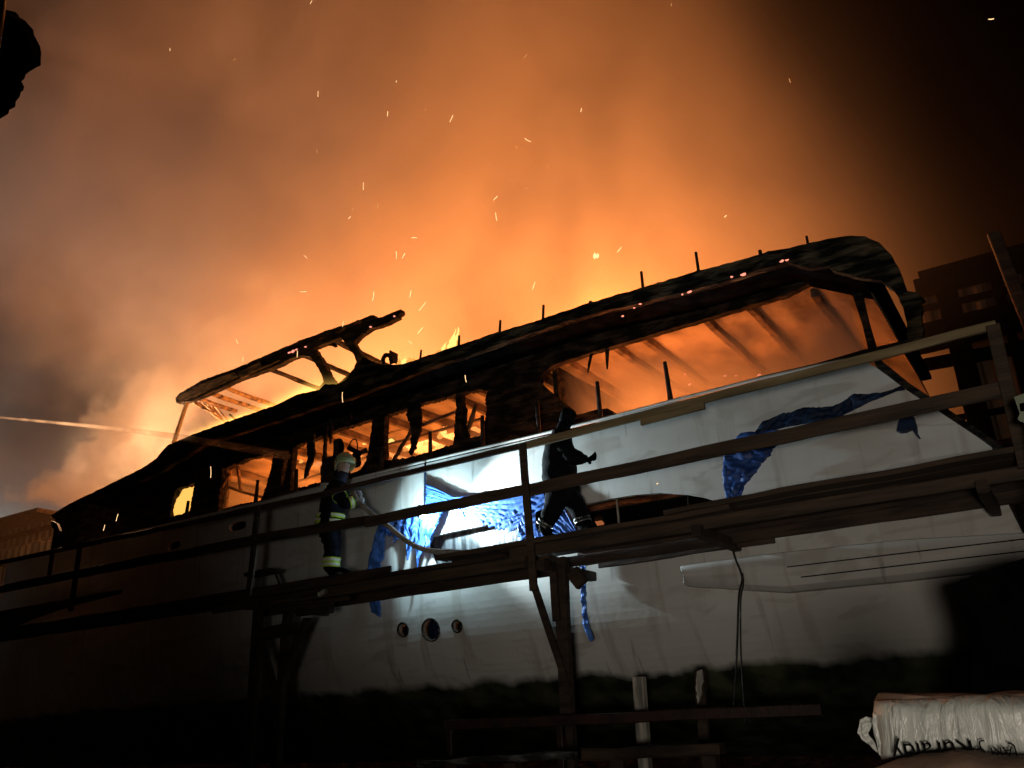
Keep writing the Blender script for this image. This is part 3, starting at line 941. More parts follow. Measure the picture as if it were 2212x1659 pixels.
tarp_thing('blue_tarpaulin', [(1600, 935), (1563, 975), (1561, 1041), (1574, 1097)], [(1690, 928), (1679, 960), (1642, 1010), (1607, 1050), (1597, 1095)], 9.30, 50, 16,
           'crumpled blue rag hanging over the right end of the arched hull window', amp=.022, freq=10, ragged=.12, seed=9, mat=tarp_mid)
tarp_thing('blue_tarpaulin', [(1255, 1222), (1256, 1300), (1260, 1348), (1273, 1386)], [(1266, 1222), (1266, 1305), (1271, 1340), (1283, 1384)], 9.2, 50, 8,
           'thin bright blue strip dangling below the walkway right of the trestle', amp=.02, freq=14, ragged=.12, seed=11)
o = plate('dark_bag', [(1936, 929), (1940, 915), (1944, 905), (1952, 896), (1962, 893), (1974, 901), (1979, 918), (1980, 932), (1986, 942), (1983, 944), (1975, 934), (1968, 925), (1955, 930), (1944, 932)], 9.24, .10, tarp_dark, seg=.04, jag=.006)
tag(o, 'small dark blue bundle stuck to the hull near the stern below the middle rail', 'bundle')

# ================================================================ TORCH
pt = P(911, 1112, 8.93)
torch = empty('work_torch', pt)
tag(torch, 'small glaring white work torch hanging behind the middle rail against the hull', 'torch')
tube('housing', [pt + Vector((-.06, -.10, .02)), pt + Vector((-.02, -.05, .01)), pt + Vector((-.01, -.02, 0))], .035, black_m, torch, r2=.05, sub=1, sides=14)
tube('handle', [pt + Vector((-.08, 0, .03)), pt + Vector((-.06, 0, .13)), pt + Vector((-.0, .0, .12))], .010, black_m, torch)
bm = bmesh.new(); bmesh.ops.create_uvsphere(bm, u_segments=16, v_segments=10, radius=.06)
mk('lens', [tuple(pt + Vector((v.co.x * .6 + .012, v.co.y, v.co.z))) for v in bm.verts], [tuple(v.index for v in f.verts) for f in bm.faces], lens_m, torch, smooth=True); bm.free()
tl = lamp('SPOT', 'torch_beam', tuple(pt + Vector((.0, .075, 0))), 95, (.58, .88, 1), .03, aim=tuple(pt + Vector((.42, 2.075, -.1))), spot_size=math.radians(160), spot_blend=.06)
tl.parent = torch; tl.location = Vector(tl.location) - pt
tl3 = lamp('SPOT', 'torch_beam', tuple(pt + Vector((.06, .04, .01))), 520, (.74, .93, 1), .035, aim=tuple(pt + Vector((2.0, .62, -.1))), spot_size=math.radians(92), spot_blend=.5)
tl3.parent = torch; tl3.location = Vector(tl3.location) - pt
tl2 = lamp('POINT', 'torch_spill', tuple(pt + Vector((.02, -.09, 0))), 6, (.70, .93, 1), .04)
tl2.parent = torch; tl2.location = Vector(tl2.location) - pt

# ================================================================ PEOPLE


def skin_mesh(joints, edges, radii, sub=2, root=0):
    """joints: list of Vectors (local), returns evaluated mesh"""
    me = bpy.data.meshes.new('t'); me.from_pydata([tuple(j) for j in joints], edges, [])
    o = bpy.data.objects.new('t', me); COL.objects.link(o)
    md = o.modifiers.new('s', 'SKIN'); md.use_smooth_shade = True
    for i, sv in enumerate(me.skin_vertices[0].data):
        r = radii[i]
        sv.radius = (r, r) if not isinstance(r, tuple) else r
        sv.use_root = (i == root)
    ss = o.modifiers.new('d', 'SUBSURF'); ss.levels = sub; ss.render_levels = sub
    bpy.context.view_layer.update()
    dg = bpy.context.evaluated_depsgraph_get()
    out = bpy.data.meshes.new_from_object(o.evaluated_get(dg))
    bpy.data.objects.remove(o, do_unlink=True)
    return out


def add_mesh(name, me, mats, parent):
    me.materials.clear()
    for m in mats: me.materials.append(m)
    for p in me.polygons: p.use_smooth = True
    o = bpy.data.objects.new(name, me); o.parent = parent; COL.objects.link(o)
    return o


def crease(me, amp, f=14, seed=0, zmax=9):
    for v in me.vertices:
        if v.co.z > zmax: continue
        n = noise.noise(Vector((v.co.x * f * .5 + seed, v.co.y * f * .5, v.co.z * f)))
        v.co += v.normal * amp * n


def person(base, J, label, group=None, body_mat=cloth_black, head_mat=skin_m, face=(1, 0, 0), head_r=.105, thick=1.0, wrap=None):
    """J: dict of joint -> world Vector. One continuous skinned body."""
    root = empty('person', base)
    tag(root, label, 'person', group)
    names = ['pelvis', 'belly', 'chest', 'neck', 'head', 'crown', 'shR', 'elR', 'wrR', 'shL', 'elL', 'wrL', 'hipR', 'knR', 'anR', 'toR', 'hipL', 'knL', 'anL', 'toL']
    rad = dict(pelvis=.165, belly=.165, chest=.175, neck=.075, head=.095, crown=.075, shR=.085, elR=.065, wrR=.045, shL=.085, elL=.065, wrL=.045,
               hipR=.115, knR=.088, anR=.065, toR=.05, hipL=.115, knL=.088, anL=.065, toL=.05)
    E_ = [('pelvis', 'belly'), ('belly', 'chest'), ('chest', 'neck'), ('neck', 'head'), ('head', 'crown'), ('chest', 'shR'), ('shR', 'elR'), ('elR', 'wrR'), ('chest', 'shL'), ('shL', 'elL'), ('elL', 'wrL'),
          ('pelvis', 'hipR'), ('hipR', 'knR'), ('knR', 'anR'), ('anR', 'toR'), ('pelvis', 'hipL'), ('hipL', 'knL'), ('knL', 'anL'), ('anL', 'toL')]
    idx = {n: i for i, n in enumerate(names)}
    loc = [J[n] - Vector(base) for n in names]
    me = skin_mesh(loc, [(idx[a], idx[b]) for a, b in E_], [rad[n] * (thick if n not in ('head', 'crown', 'neck') else 1) for n in names], 2)
    hc = J['head'] - Vector(base); f = Vector(face).normalized(); up = (J['crown'] - J['head']).normalized(); sd = f.cross(up).normalized()
    me.materials.clear(); me.materials.append(body_mat); me.materials.append(head_mat)
    zn = (J['neck'] - Vector(base)).z
    for v in me.vertices:
        d = v.co - hc
        a, b_, c = d.dot(f), d.dot(sd), d.dot(up)
        if v.co.z > zn + .03 and d.length < .3:
            g = lambda x0, z0, w: math.exp(-((b_ - x0) ** 2 + (c - z0) ** 2) / w ** 2)
            if a > 0:
                v.co += f * (.032 * g(0, .01, .022) + .012 * g(0, -.045, .03) + .016 * g(0, -.085, .03) - .014 * g(.034, .035, .02) - .014 * g(-.034, .035, .02) + .008 * g(0, .06, .05))
        else:
            n = noise.noise(Vector((v.co.x * 9, v.co.y * 9, v.co.z * 15)))
            v.co += v.normal * .014 * n
    for p in me.polygons:
        d = p.center - hc
        p.material_index = 1 if (p.center.z > zn + .02 and d.length < .3 and d.dot(f) > -.03) else 0
        p.use_smooth = True
    o = bpy.data.objects.new('body', me); o.parent = root; COL.objects.link(o)
    if head_mat is skin_m:
        for sx in (-.033, .033):
            c = hc + Vector(base) + f * .086 + sd * sx + up * .033
            bm = bmesh.new(); bmesh.ops.create_uvsphere(bm, u_segments=10, v_segments=8, radius=.014)
            mk('eye', [tuple(c + v.co) for v in bm.verts], [tuple(v.index for v in q.verts) for q in bm.faces], black_m, root, smooth=True); bm.free()
            tube('eyebrow', [c + up * .022 + sd * -.018 + f * .004, c + up * .027 + f * .008, c + up * .022 + sd * .018 + f * .004], .005, cloth_black, root, sub=2, sides=6)
    return root


def jacket(root, base, J, grow, mats, hem=-.12, seed=1):
    names = ['pelvis', 'belly', 'chest', 'neck', 'shR', 'elR', 'wrR', 'shL', 'elL', 'wrL']
    E_ = [(0, 1), (1, 2), (2, 3), (2, 4), (4, 5), (5, 6), (2, 7), (7, 8), (8, 9)]
    rad = [.19, .19, .20, .085, .10, .085, .065, .10, .085, .065]
    loc = [J[n] - Vector(base) for n in names]
    loc[0] = loc[0] + Vector((0, 0, hem))
    for a, b in ((6, 5), (9, 8)): loc[a] = loc[a].lerp(loc[b], .12)
    me = skin_mesh(loc, E_, [r * grow for r in rad], 3)
    crease(me, .022, 11, seed); crease(me, .008, 30, seed)
    return add_mesh('jacket', me, mats, root)


def ring(name, c, d, r, h, mat, parent, base, sq=1.0, seg=20, tilt=0):
    """cloth band round a limb: c centre, d limb direction"""
    d = Vector(d).normalized(); s = d.cross(Vector((.1, 1, .2))).normalized(); u = d.cross(s)
    v, f = [], []
    for k, (hh, rr) in enumerate(((-h / 2, r * .96), (-h / 2 + .004, r), (h / 2 - .004, r), (h / 2, r * .96))):
        for i in range(seg):
            a = 2 * math.pi * i / seg
            q = rr * (1 + .04 * math.sin(3 * a + c.x * 9))
            v.append(c + s * math.cos(a) * q + u * math.sin(a) * q * sq + d * hh)
    for k in range(3):
        for i in range(seg): f.append((k * seg + i, k * seg + (i + 1) % seg, (k + 1) * seg + (i + 1) % seg, (k + 1) * seg + i))
    return mk(name, v, f, mat, parent, smooth=True)


def hand(root, base, wrist, palm_dir, grip_dir, mat, s=1.0, curl=1.0, thumb_up=True):
    """gloved hand: palm and five bent fingers closing round grip_dir"""
    p = Vector(palm_dir).normalized(); w = Vector(wrist) - Vector(base) - p * .035; g = Vector(grip_dir).normalized()
    g = (g - p * g.dot(p)).normalized(); n = p.cross(g).normalized()
    J_, E_, Rr = [w, w + p * .05 * s, w + p * .09 * s], [(0, 1), (1, 2)], [.028 * s, (.036 * s, .022 * s), (.036 * s, .02 * s)]
    for k, (off, L_) in enumerate(((-.033, .072), (-.011, .082), (.011, .077), (.033, .062))):
        b = w + p * .085 * s + g * off * s
        i0 = len(J_)
        q1 = b + p * L_ * .4 * s + n * .006 * s
        q2 = q1 + (p * math.cos(1.3 * curl) + n * math.sin(1.3 * curl)) * L_ * .38 * s
        q3 = q2 + (p * math.cos(2.5 * curl) + n * math.sin(2.5 * curl)) * L_ * .3 * s
        J_ += [b, q1, q2, q3]; Rr += [.0115 * s, .0115 * s, .0105 * s, .0095 * s]
        E_ += [(2, i0), (i0, i0 + 1), (i0 + 1, i0 + 2), (i0 + 2, i0 + 3)]
    i0 = len(J_)
    t = w + p * .03 * s + g * (-.035) * s
    J_ += [t, t + (p * .6 - g * .8).normalized() * .035 * s + n * .01, t + (p * .8 - g * .3 + n * .7).normalized() * .075 * s]
    Rr += [.016 * s, .014 * s, .011 * s]; E_ += [(1, i0), (i0, i0 + 1), (i0 + 1, i0 + 2)]
    me = skin_mesh(J_, E_, Rr, 1)
    return add_mesh('hand', me, [mat], root)


def boot(root, base, an, to, mat, s=1.):
    a = Vector(an) - Vector(base); t = Vector(to) - Vector(base)
    d = (t - a).normalized()
    J_ = [a + Vector((0, 0, .22)) - d * .01, a + Vector((0, 0, .05)), a - d * .05 + Vector((0, 0, -.045)), a + d * .09 + Vector((0, 0, -.035)), a + d * .19 + Vector((0, 0, -.05))]
    me = skin_mesh(J_, [(0, 1), (1, 2), (1, 3), (3, 4)], [.082 * s, .07 * s, .055 * s, .058 * s, .046 * s], 2)
    return add_mesh('boot', me, [mat], root)


def D(px, py, Y): return P(px, py, Y)


# --- firefighter with the hose, on the walkway
YF = 8.72
b1 = Vector((-8.40, YF, 3.335))
J1 = dict(pelvis=D(713, 1128, YF), belly=D(716, 1100, YF), chest=D(722, 1064, YF), neck=D(735, 1036, YF), head=D(744, 1007, YF), crown=D(743, 987, YF),
          shR=D(728, 1060, YF - .20), elR=D(742, 1090, YF - .30), wrR=D(768, 1082, YF - .16),
          shL=D(734, 1055, YF + .18), elL=D(750, 1085, YF + .24), wrL=D(768, 1074, YF + .05),
          hipR=D(706, 1142, YF - .10), knR=D(718, 1185, YF - .11), anR=D(714, 1234, YF - .11), toR=D(730, 1246, YF - .14),
          hipL=D(714, 1138, YF + .10), knL=D(722, 1180, YF + .10), anL=D(711, 1232, YF + .12), toL=D(726, 1240, YF + .12))
f1 = person(b1, J1, 'helmeted person in dark scarf and banded black jacket, holding a hose on the walkway', face=(1, -.42, .02))
jacket(f1, b1, J1, .98, [cloth_black], hem=-.10)
# trousers
lt = skin_mesh([J1[k] - b1 for k in ('pelvis', 'hipR', 'knR', 'anR', 'hipL', 'knL', 'anL')], [(0, 1), (1, 2), (2, 3), (0, 4), (4, 5), (5, 6)], [.155, .135, .12, .105, .135, .12, .105], 3)
crease(lt, .022, 13, 4)
add_mesh('trousers', lt, [cloth_black], f1)
# hem bands (silver over lime)
ax = (J1['chest'] - J1['pelvis']).normalized()
hp = J1['pelvis']
for dz, hh, mm, rr in ((.085, .062, lime, .221), (.004, .066, lime, .226), (.09, .034, silver, .2235), (.014, .034, silver, .229)):
    ring('reflective_band', hp + ax * dz + Vector((.0, 0, 0)), ax, rr, hh, mm, f1, b1, sq=.86, seg=28)
for kn, an in (('knR', 'anR'), ('knL', 'anL')):
    d_ = (J1[an] - J1[kn]).normalized()
    for t_, hh, mm, rr in ((.52, .07, lime, .122), (.72, .07, lime, .121), (.52, .036, silver, .1245), (.72, .036, silver, .1235)):
        ring('reflective_band', J1[kn].lerp(J1[an], t_), d_, rr, hh, mm, f1, b1)
for el, wr in (('elR', 'wrR'), ('elL', 'wrL')):
    d_ = (J1[wr] - J1[el]).normalized()
    ring('reflective_band', J1[el].lerp(J1[wr], .60), d_, .084, .07, lime, f1, b1)
    ring('reflective_band', J1[el].lerp(J1[wr], .60), d_, .0855, .03, silver, f1, b1)
ring('reflective_band', J1['shR'].lerp(J1['elR'], .45), J1['elR'] - J1['shR'], .105, .035, lime, f1, b1)
ring('reflective_band', D(722, 1050, YF), ax, .205, .03, silver, f1, b1, sq=.9)
for k in ('R', 'L'):
    boot(f1, b1, J1['an' + k], J1['to' + k], black_m)
hd = Vector((.8, -.1, -.6)).normalized()
hand(f1, b1, J1['wrR'], (.75, .35, .1), hd, glove_m, 1.15)
hand(f1, b1, J1['wrL'], (.8, -.3, .2), hd, glove_m, 1.15)


def helmet(root, base, hc, face, mat, visor, sc=1.0):
    f = Vector(face).normalized(); up = Vector((0, 0, 1)); up = (up - f * up.dot(f)).normalized(); sd = f.cross(up)
    c = hc - Vector(base) + up * .025 + f * .005
    v, fc = [], []
    nu, nv = 28, 12
    for j in range(nv + 1):
        for i in range(nu):
            a = 2 * math.pi * i / nu
            fr = math.cos(a)
            low = .60 if fr > .3 else (1.02 if fr < -.2 else .60 + (.3 - fr) / .5 * .42)
            ph = j / nv * math.pi * .5 * (1 + .55 * (low - .5))
            rx, ry, rz = .158 * sc, .132 * sc, .165 * sc
            ridge = 1 + .03 * math.exp(-(math.sin(a) / .25) ** 2)
            flare = 1 + (.06 if j == nv else 0)
            v.append(c + f * (rx * math.sin(ph) * fr * flare) + sd * (ry * math.sin(ph) * math.sin(a) * flare) + up * (rz * math.cos(ph) * ridge))
    for j in range(nv):
        for i in range(nu): fc.append((j * nu + i, j * nu + (i + 1) % nu, (j + 1) * nu + (i + 1) % nu, (j + 1) * nu + i))
    o = mk('helmet', v, fc, mat, root, smooth=True, world=False)
    o.modifiers.new('s', 'SOLIDIFY').thickness = .008
    v, fc = [], []
    for j in range(5):
        for i in range(15):
            a = math.radians(-78 + 156 * i / 14); t = j / 4
            rr = .168 * sc - .02 * (1 - t)
            v.append(c + f * (rr * math.cos(a)) + sd * (.140 * sc * math.sin(a)) + up * (.075 - .075 * t - .012 * math.cos(a) * t + .03 * (1 - math.cos(a))))
    for j in range(4):
        for i in range(14): fc.append((j * 15 + i, j * 15 + i + 1, (j + 1) * 15 + i + 1, (j + 1) * 15 + i))
    vo = mk('visor', v, fc, visor, o, smooth=True, world=False)
    vo.modifiers.new('s', 'SOLIDIFY').thickness = .006
    v = [c - f * .06 * 1 + sd * s_ * .132 * sc + up * z_ + f * x_ for s_ in (1.0,) for x_, z_ in ((-.04, .03), (.0, -.01), (-.03, -.06), (-.075, -.02))]
    return o


helmet(f1, b1, J1['head'], (1, -.42, .02), helmet_m, visor_m, 1.08)
# scarf over the lower face and neck
sm = skin_mesh([J1['neck'] - b1 + Vector((-.01, 0, -.04)), J1['neck'] - b1 + Vector((.02, -.02, .02)), J1['head'] - b1 + Vector((.045, -.02, -.075))], [(0, 1), (1, 2)], [.11, .10, .082], 2)
crease(sm, .012, 22, 2)
add_mesh('scarf', sm, [navy], f1)
hs = skin_mesh([J1['neck'] - b1 + Vector((-.03, 0, -.03)), J1['neck'] - b1 + Vector((-.02, 0, .06)), J1['head'] - b1 + Vector((-.045, .02, -.01))], [(0, 1), (1, 2)], [.10, .092, .09], 2)
add_mesh('hood', hs, [cloth_black], f1)

# --- person striding to the right
YW = 8.75
b2 = Vector((P(1208, 1150, YW).x, YW, 3.475))
J2 = dict(pelvis=D(1214, 1058, YW), belly=D(1208, 1020, YW), chest=D(1208, 965, YW), neck=D(1216, 925, YW), head=D(1228, 898, YW), crown=D(1231, 881, YW),
          shR=D(1212, 962, YW - .18), elR=D(1240, 990, YW - .22), wrR=D(1272, 992, YW - .14),
          shL=D(1204, 958, YW + .18), elL=D(1192, 1005, YW + .24), wrL=D(1205, 1040, YW + .2),
          hipR=D(1204, 1068, YW - .09), knR=D(1192, 1108, YW - .10), anR=D(1172, 1142, YW - .10), toR=D(1190, 1152, YW - .12),
          hipL=D(1222, 1064, YW + .09), knL=D(1249, 1100, YW + .10), anL=D(1262, 1136, YW + .10), toL=D(1284, 1141, YW + .08))
f2 = person(b2, J2, 'person in all black clothing striding right along the walkway, one arm stretched forward', body_mat=cloth_black, head_mat=black_m, face=(1, 0, -.1), thick=1.12)
jacket(f2, b2, J2, 1.16, [cloth_black], hem=-.06, seed=5)
for k in ('R', 'L'):
    boot(f2, b2, J2['an' + k], J2['to' + k], black_m)
    d_ = (J2['an' + k] - J2['kn' + k]).normalized()
    for t_ in (.62, .80):
        ring('reflective_band', J2['kn' + k].lerp(J2['an' + k], t_), d_, .105, .025, steel_m, f2, b2)
lt = skin_mesh([J2[k] - b2 for k in ('pelvis', 'hipR', 'knR', 'anR', 'hipL', 'knL', 'anL')], [(0, 1), (1, 2), (2, 3), (0, 4), (4, 5), (5, 6)], [.155, .135, .118, .098, .135, .118, .098], 2)
crease(lt, .02, 13, 8)
add_mesh('trousers', lt, [cloth_black], f2)
hand(f2, b2, J2['wrR'], (1, -.1, .12), (.1, .2, 1), black_m, 1.1, curl=.5)
hand(f2, b2, J2['wrL'], (.3, 0, -1), (1, .1, .2), black_m, 1.1, curl=.6)
hc2 = J2['head'] - b2
hm = skin_mesh([J2['neck'] - b2, hc2, J2['crown'] - b2], [(0, 1), (1, 2)], [.085, .112, .09], 2)
add_mesh('hood', hm, [cloth_black], f2)

# --- person on the side deck seen against the fire
YB = 9.86
b3 = Vector((P(728, 1000, YB).x, YB, 4.08))
J3 = dict(crown=D(730, 947, YB), head=D(732, 961, YB), neck=D(730, 984, YB), chest=D(732, 1010, YB), belly=D(732, 1048, YB), pelvis=D(732, 1080, YB),
          shR=D(752, 992, YB + .02), elR=D(772, 1004, YB + .14), wrR=D(768, 983, YB + .30), shL=D(708, 1000, YB), elL=D(700, 1035, YB - .02), wrL=D(716, 1052, YB + .10),
          hipR=D(742, 1092, YB), knR=D(742, 1140, YB), anR=D(740, 1190, YB), toR=D(744, 1196, YB + .15), hipL=D(724, 1092, YB), knL=D(724, 1140, YB), anL=D(722, 1190, YB), toL=D(724, 1196, YB + .15))
f3 = person(b3, J3, 'bare-headed person in dark jacket, back turned, aiming a nozzle into the burning cabin', body_mat=cloth_brown, head_mat=black_m, face=(.25, 1, 0))
jacket(f3, b3, J3, 1.0, [cloth_brown], hem=-.05, seed=9)
hand(f3, b3, J3['wrR'], (.1, .4, 1), (1, .3, 0), black_m, 1.1)
hand(f3, b3, J3['wrL'], (1, .4, .2), (0, .3, 1), black_m, 1.1)
hh = skin_mesh([J3['head'] - b3 + Vector((0, 0, -.01)), J3['crown'] - b3 + Vector((0, -.01, .0))], [(0, 1)], [.108, .085], 2)
add_mesh('hair', hh, [cloth_brown], f3)
nz = empty('fire_nozzle', P(772, 975, YB + .25))
tag(nz, 'dark hand nozzle with loop handle, held up against the flames in the cabin window', 'nozzle')
tube('nozzle_body', [P(752, 966, YB + .2), P(766, 974, YB + .26), P(780, 980, YB + .3)], .04, black_m, nz, sub=2, sides=12)
tube('nozzle_body', [P(780, 978, YB + .3), P(788, 974, YB + .34), P(793, 972, YB + .36)], .035, rust, nz, sub=2, sides=12, r2=.05)
tube('loop_handle', [P(757, 968, YB + .2), P(756, 958, YB + .2), P(762, 950, YB + .2), P(769, 950, YB + .2), P(772, 960, YB + .22), P(772, 972, YB + .22)], .010, black_m, nz)
tube('grip', [P(770, 976, YB + .26), P(776, 992, YB + .2), P(768, 1002, YB + .15)], .028, black_m, nz)

# --- hose
ho = tube('fire_hose', [P(762, 1062, 8.62), P(775, 1084, 8.58), P(800, 1107, 8.58), P(838, 1136, 8.58), P(872, 1164, 8.6), P(905, 1183, 8.6), P(940, 1191, 8.6), P(975, 1192, 8.6), P(1010, 1194, 8.6)], .034, hose_m, sides=12, rough=.03)
tag(ho, 'pale canvas fire hose curving down from the helmeted person to the walkway', 'hose')
ho = tube('fire_hose', [P(718, 1234, 8.5), P(735, 1230, 8.5), P(755, 1238, 8.5), P(775, 1246, 8.5), P(805, 1246, 8.5), P(860, 1240, 8.55)], .034, cloth_black, sides=10)
tag(ho, 'dark flat hose lying on the walkway at the helmeted person\'s boots', 'hose')
ring('coupling', P(771, 1243, 8.5), P(780, 1247, 8.5) - P(765, 1241, 8.5), .040, .04, steel_m, ho, (0, 0, 0))

# ================================================================ SHEDS


def corrugated(name, X0, X1, z0, z1, Y, pitch, amp, mat, parent, ragged=.0):
    v, f = [], []
    n = int((X1 - X0) / pitch * 8)
    for i in range(n + 1):
        x = X0 + (X1 - X0) * i / n
        ph = (x / pitch) % 1
        yy = amp * (1 if ph < .4 else (-1 if .5 < ph < .9 else (1 - (ph - .4) * 20 if ph < .5 else -1 + (ph - .9) * 20)))
        rg = ragged * noise.noise(Vector((math.floor(x / pitch) * 1.7, z0, 0)))
        v += [(x, Y + yy, z0 + rg), (x, Y + yy, z1 - rg * .3), (x, Y + yy + .01, z0 + rg), (x, Y + yy + .01, z1 - rg * .3)]
    for i in range(n):
        a = i * 4
        f += [(a, a + 4, a + 5, a + 1), (a + 2, a + 3, a + 7, a + 6), (a, a + 2, a + 6, a + 4), (a + 1, a + 5, a + 7, a + 3)]
    return mk(name, v, f, mat, parent)


def px_x(px, py, Y): return P(px, py, Y).x
def px_z(px, py, Y): return P(px, py, Y).z


bwall = box('light_block_wall', (-60, 17.2, 0), (3, 17.5, 5.2), charred)  # unseen wall added to keep lamp-lit ground from showing under the hull
tag(bwall, 'added black wall blocking the lit ground behind the yacht', 'wall')
sh = empty('shed', (P(2100, 800, 16).x, 16, 0))
tag(sh, 'dark shed with rusty corrugated walls lit by the fire, behind the stern', 'shed')
Ys = 16.0
zt = px_z(2060, 640, Ys)
corrugated('wall_sheet', px_x(1975, 700, Ys), px_x(2240, 700, Ys), px_z(2060, 700, Ys), zt + .12, Ys, .30, .03, corr_m, sh, .25)
corrugated('wall_sheet', px_x(2070, 800, Ys), px_x(2300, 800, Ys), px_z(2120, 960, Ys), px_z(2120, 765, Ys), Ys - .1, .34, .035, corr_m, sh, .1)
corrugated('wall_sheet', px_x(1930, 900, Ys), px_x(2400, 900, Ys), 0, px_z(2120, 960, Ys) + .2, Ys + .15, .34, .035, charred, sh)
for (a, b, w_) in (((1990, 668), (2230, 615), .10), ((1960, 740), (2260, 668), .55), ((1990, 790), (2260, 740), .22), ((2060, 905), (2260, 868), .10)):
    beam('girt', P(*a, Ys - .2), P(*b, Ys - .2), .10, w_, black_m, sh)
for x in (2062, 2178):
    beam('shed_post', (px_x(x, 700, Ys - .3), Ys - .3, 0), (px_x(x, 700, Ys - .3), Ys - .3, zt + .25), .35 if x < 2100 else .16, .14, black_m, sh, side=(1, 0, 0))
beam('roof_beam', (px_x(1975, 600, Ys), Ys - .3, zt + .18), (px_x(2400, 600, Ys), Ys - .3, zt + .18), .3, .3, black_m, sh)
box('roof', (px_x(1990, 600, Ys), Ys - .6, zt + .30), (px_x(2500, 600, Ys), Ys + 5, zt + .38), black_m, sh)
br = beam('leaning_post', P(2146, 505, 12), P(2216, 680, 12), .16, .12, wood_dark, side=(1, 0, 0))
tag(br, 'thick dark post leaning in the dark at the upper right behind the stern', 'post')
beam('post_foot', P(2216, 680, 12), P(2420, 1250, 12), .16, .12, wood_dark, br, side=(1, 0, 0))

sh2 = empty('shed', (P(60, 1170, 17).x, 17, 0))
tag(sh2, 'low shed clad in pale upright slats, beyond the bow at the left edge', 'shed')
Ys = 17.0
za, zb = px_z(60, 1225, Ys), px_z(60, 1128, Ys)
corrugated('wall_sheet', px_x(-60, 1180, Ys), px_x(131, 1180, Ys), 0, zb - .9, Ys, .42, .05, noisy('pale_slats', (.05, .045, .035), (.15, .14, .11), 2, .6, .3, (2, 1, .3)), sh2, .3)
corrugated('wall_sheet', px_x(-60, 1150, Ys), px_x(118, 1150, Ys), zb - .8, zb - .1, Ys + .1, .42, .04, noisy('grey_slats', (.04, .035, .03), (.10, .09, .075), 2, .6, .3, (2, 1, .3)), sh2, .1)
box('roof', (px_x(-300, 1150, Ys), Ys - .8, zb - .05), (px_x(125, 1120, Ys), Ys + 6, zb + .1), charred, sh2)
beam('girt', (px_x(-60, 1180, Ys), Ys - .15, zb - .45), (px_x(131, 1180, Ys), Ys - .15, zb - .45), .08, .14, charred, sh2, side=(0, 1, 0))
beam('girt', (px_x(-60, 1180, Ys), Ys - .15, za + .25), (px_x(131, 1180, Ys), Ys - .15, za + .35), .08, .10, charred, sh2, side=(0, 1, 0))
bw = plate('bow_plate', [(110, 1124), (123, 1130), (129, 1146), (118, 1147), (112, 1140)], 10.1, .05, rope_m, seg=.1, jag=.01)
bw.parent = yacht; bw.location = -yacht.location

# ================================================================ FOREGROUND
tp = empty('tarp_pile', (-.1, 6, 0))
tag(tp, 'large black covered heap rising at the right edge in front of the hull', 'heap')
plate('cover', [(2240, 1195), (2170, 1222), (2130, 1235), (2078, 1255), (2054, 1272), (2062, 1298), (2076, 1322), (2080, 1352), (2092, 1364), (2100, 1385), (2104, 1420), (2098, 1500), (2080, 1800), (2420, 1800), (2420, 1195)],
      6.4, .7, black_m, tp, seg=.12, jag=.012)
ed = plate('lettered_board', [(2190, 858), (2212, 850), (2260, 845), (2260, 912), (2212, 912), (2198, 905), (2203, 893)], 7.4, .04, noisy('green_white_board', (.30, .36, .24), (.42, .48, .34), 4, .6, .2), seg=.1, jag=.003)
tag(ed, 'pale greenish board with dark marks at the right edge behind the scaffold corner post', 'board')
plate('dark_mark', [(2202, 872), (2214, 869), (2214, 888), (2204, 888)], 7.39, .008, black_m, ed, seg=.2)
beam('board_post', P(2230, 905, 7.46), P(2300, 1300, 7.46), .06, .06, charred, ed, side=(1, 0, 0))
beam('board_post', P(2300, 1300, 7.46), Vector((P(2300, 1300, 7.46).x + .0, 7.46, 0)), .06, .06, charred, ed, side=(1, 0, 0))


def sack(name, outline, Y, depth, mat, label, seed, group, top=None, amp=.012):
    """lumpy sack: front outline given as picture points, inflated towards the camera and back"""
    loop = densify([P(*q, Y) for q in outline], .03, .002, seed)
    c = sum(loop, Vector()) / len(loop)
    rings = 9
    v, f = [], []
    n = len(loop)
    for side in (0, 1):
        for r_ in range(rings + 1):
            t = r_ / rings
            for p in loop:
                q = p.lerp(c, t * .97)
                bulge = (1 - (1 - t) ** 5)
                w = noise.noise(Vector((q.x * 11 + q.z * 5 + seed, 2, q.z * 4))) * amp * 1.5 * min(1, t * 3) + noise.noise(Vector((q.x * 30 + q.z * 12 + seed, 5, q.z * 8))) * amp * .6 * min(1, t * 3)
                y = -depth * .18 * bulge + w if side == 0 else depth * (.2 + .8 * bulge)
                v.append((q.x, Y + y, q.z))
    for side in (0, 1):
        o = side * (rings + 1) * n
        for r_ in range(rings):
            for i in range(n):
                a = o + r_ * n + i; b = o + r_ * n + (i + 1) % n
                f.append((a, b, b + n, a + n))
        f.append(tuple(o + rings * n + i for i in range(n)))
    for i in range(n):
        a, b = i, (i + 1) % n
        f.append((a, b, b + (rings + 1) * n, a + (rings + 1) * n))
    ob = mk(name, v, f, mat, smooth=True)
    tag(ob, label, 'sack', group)
    return ob


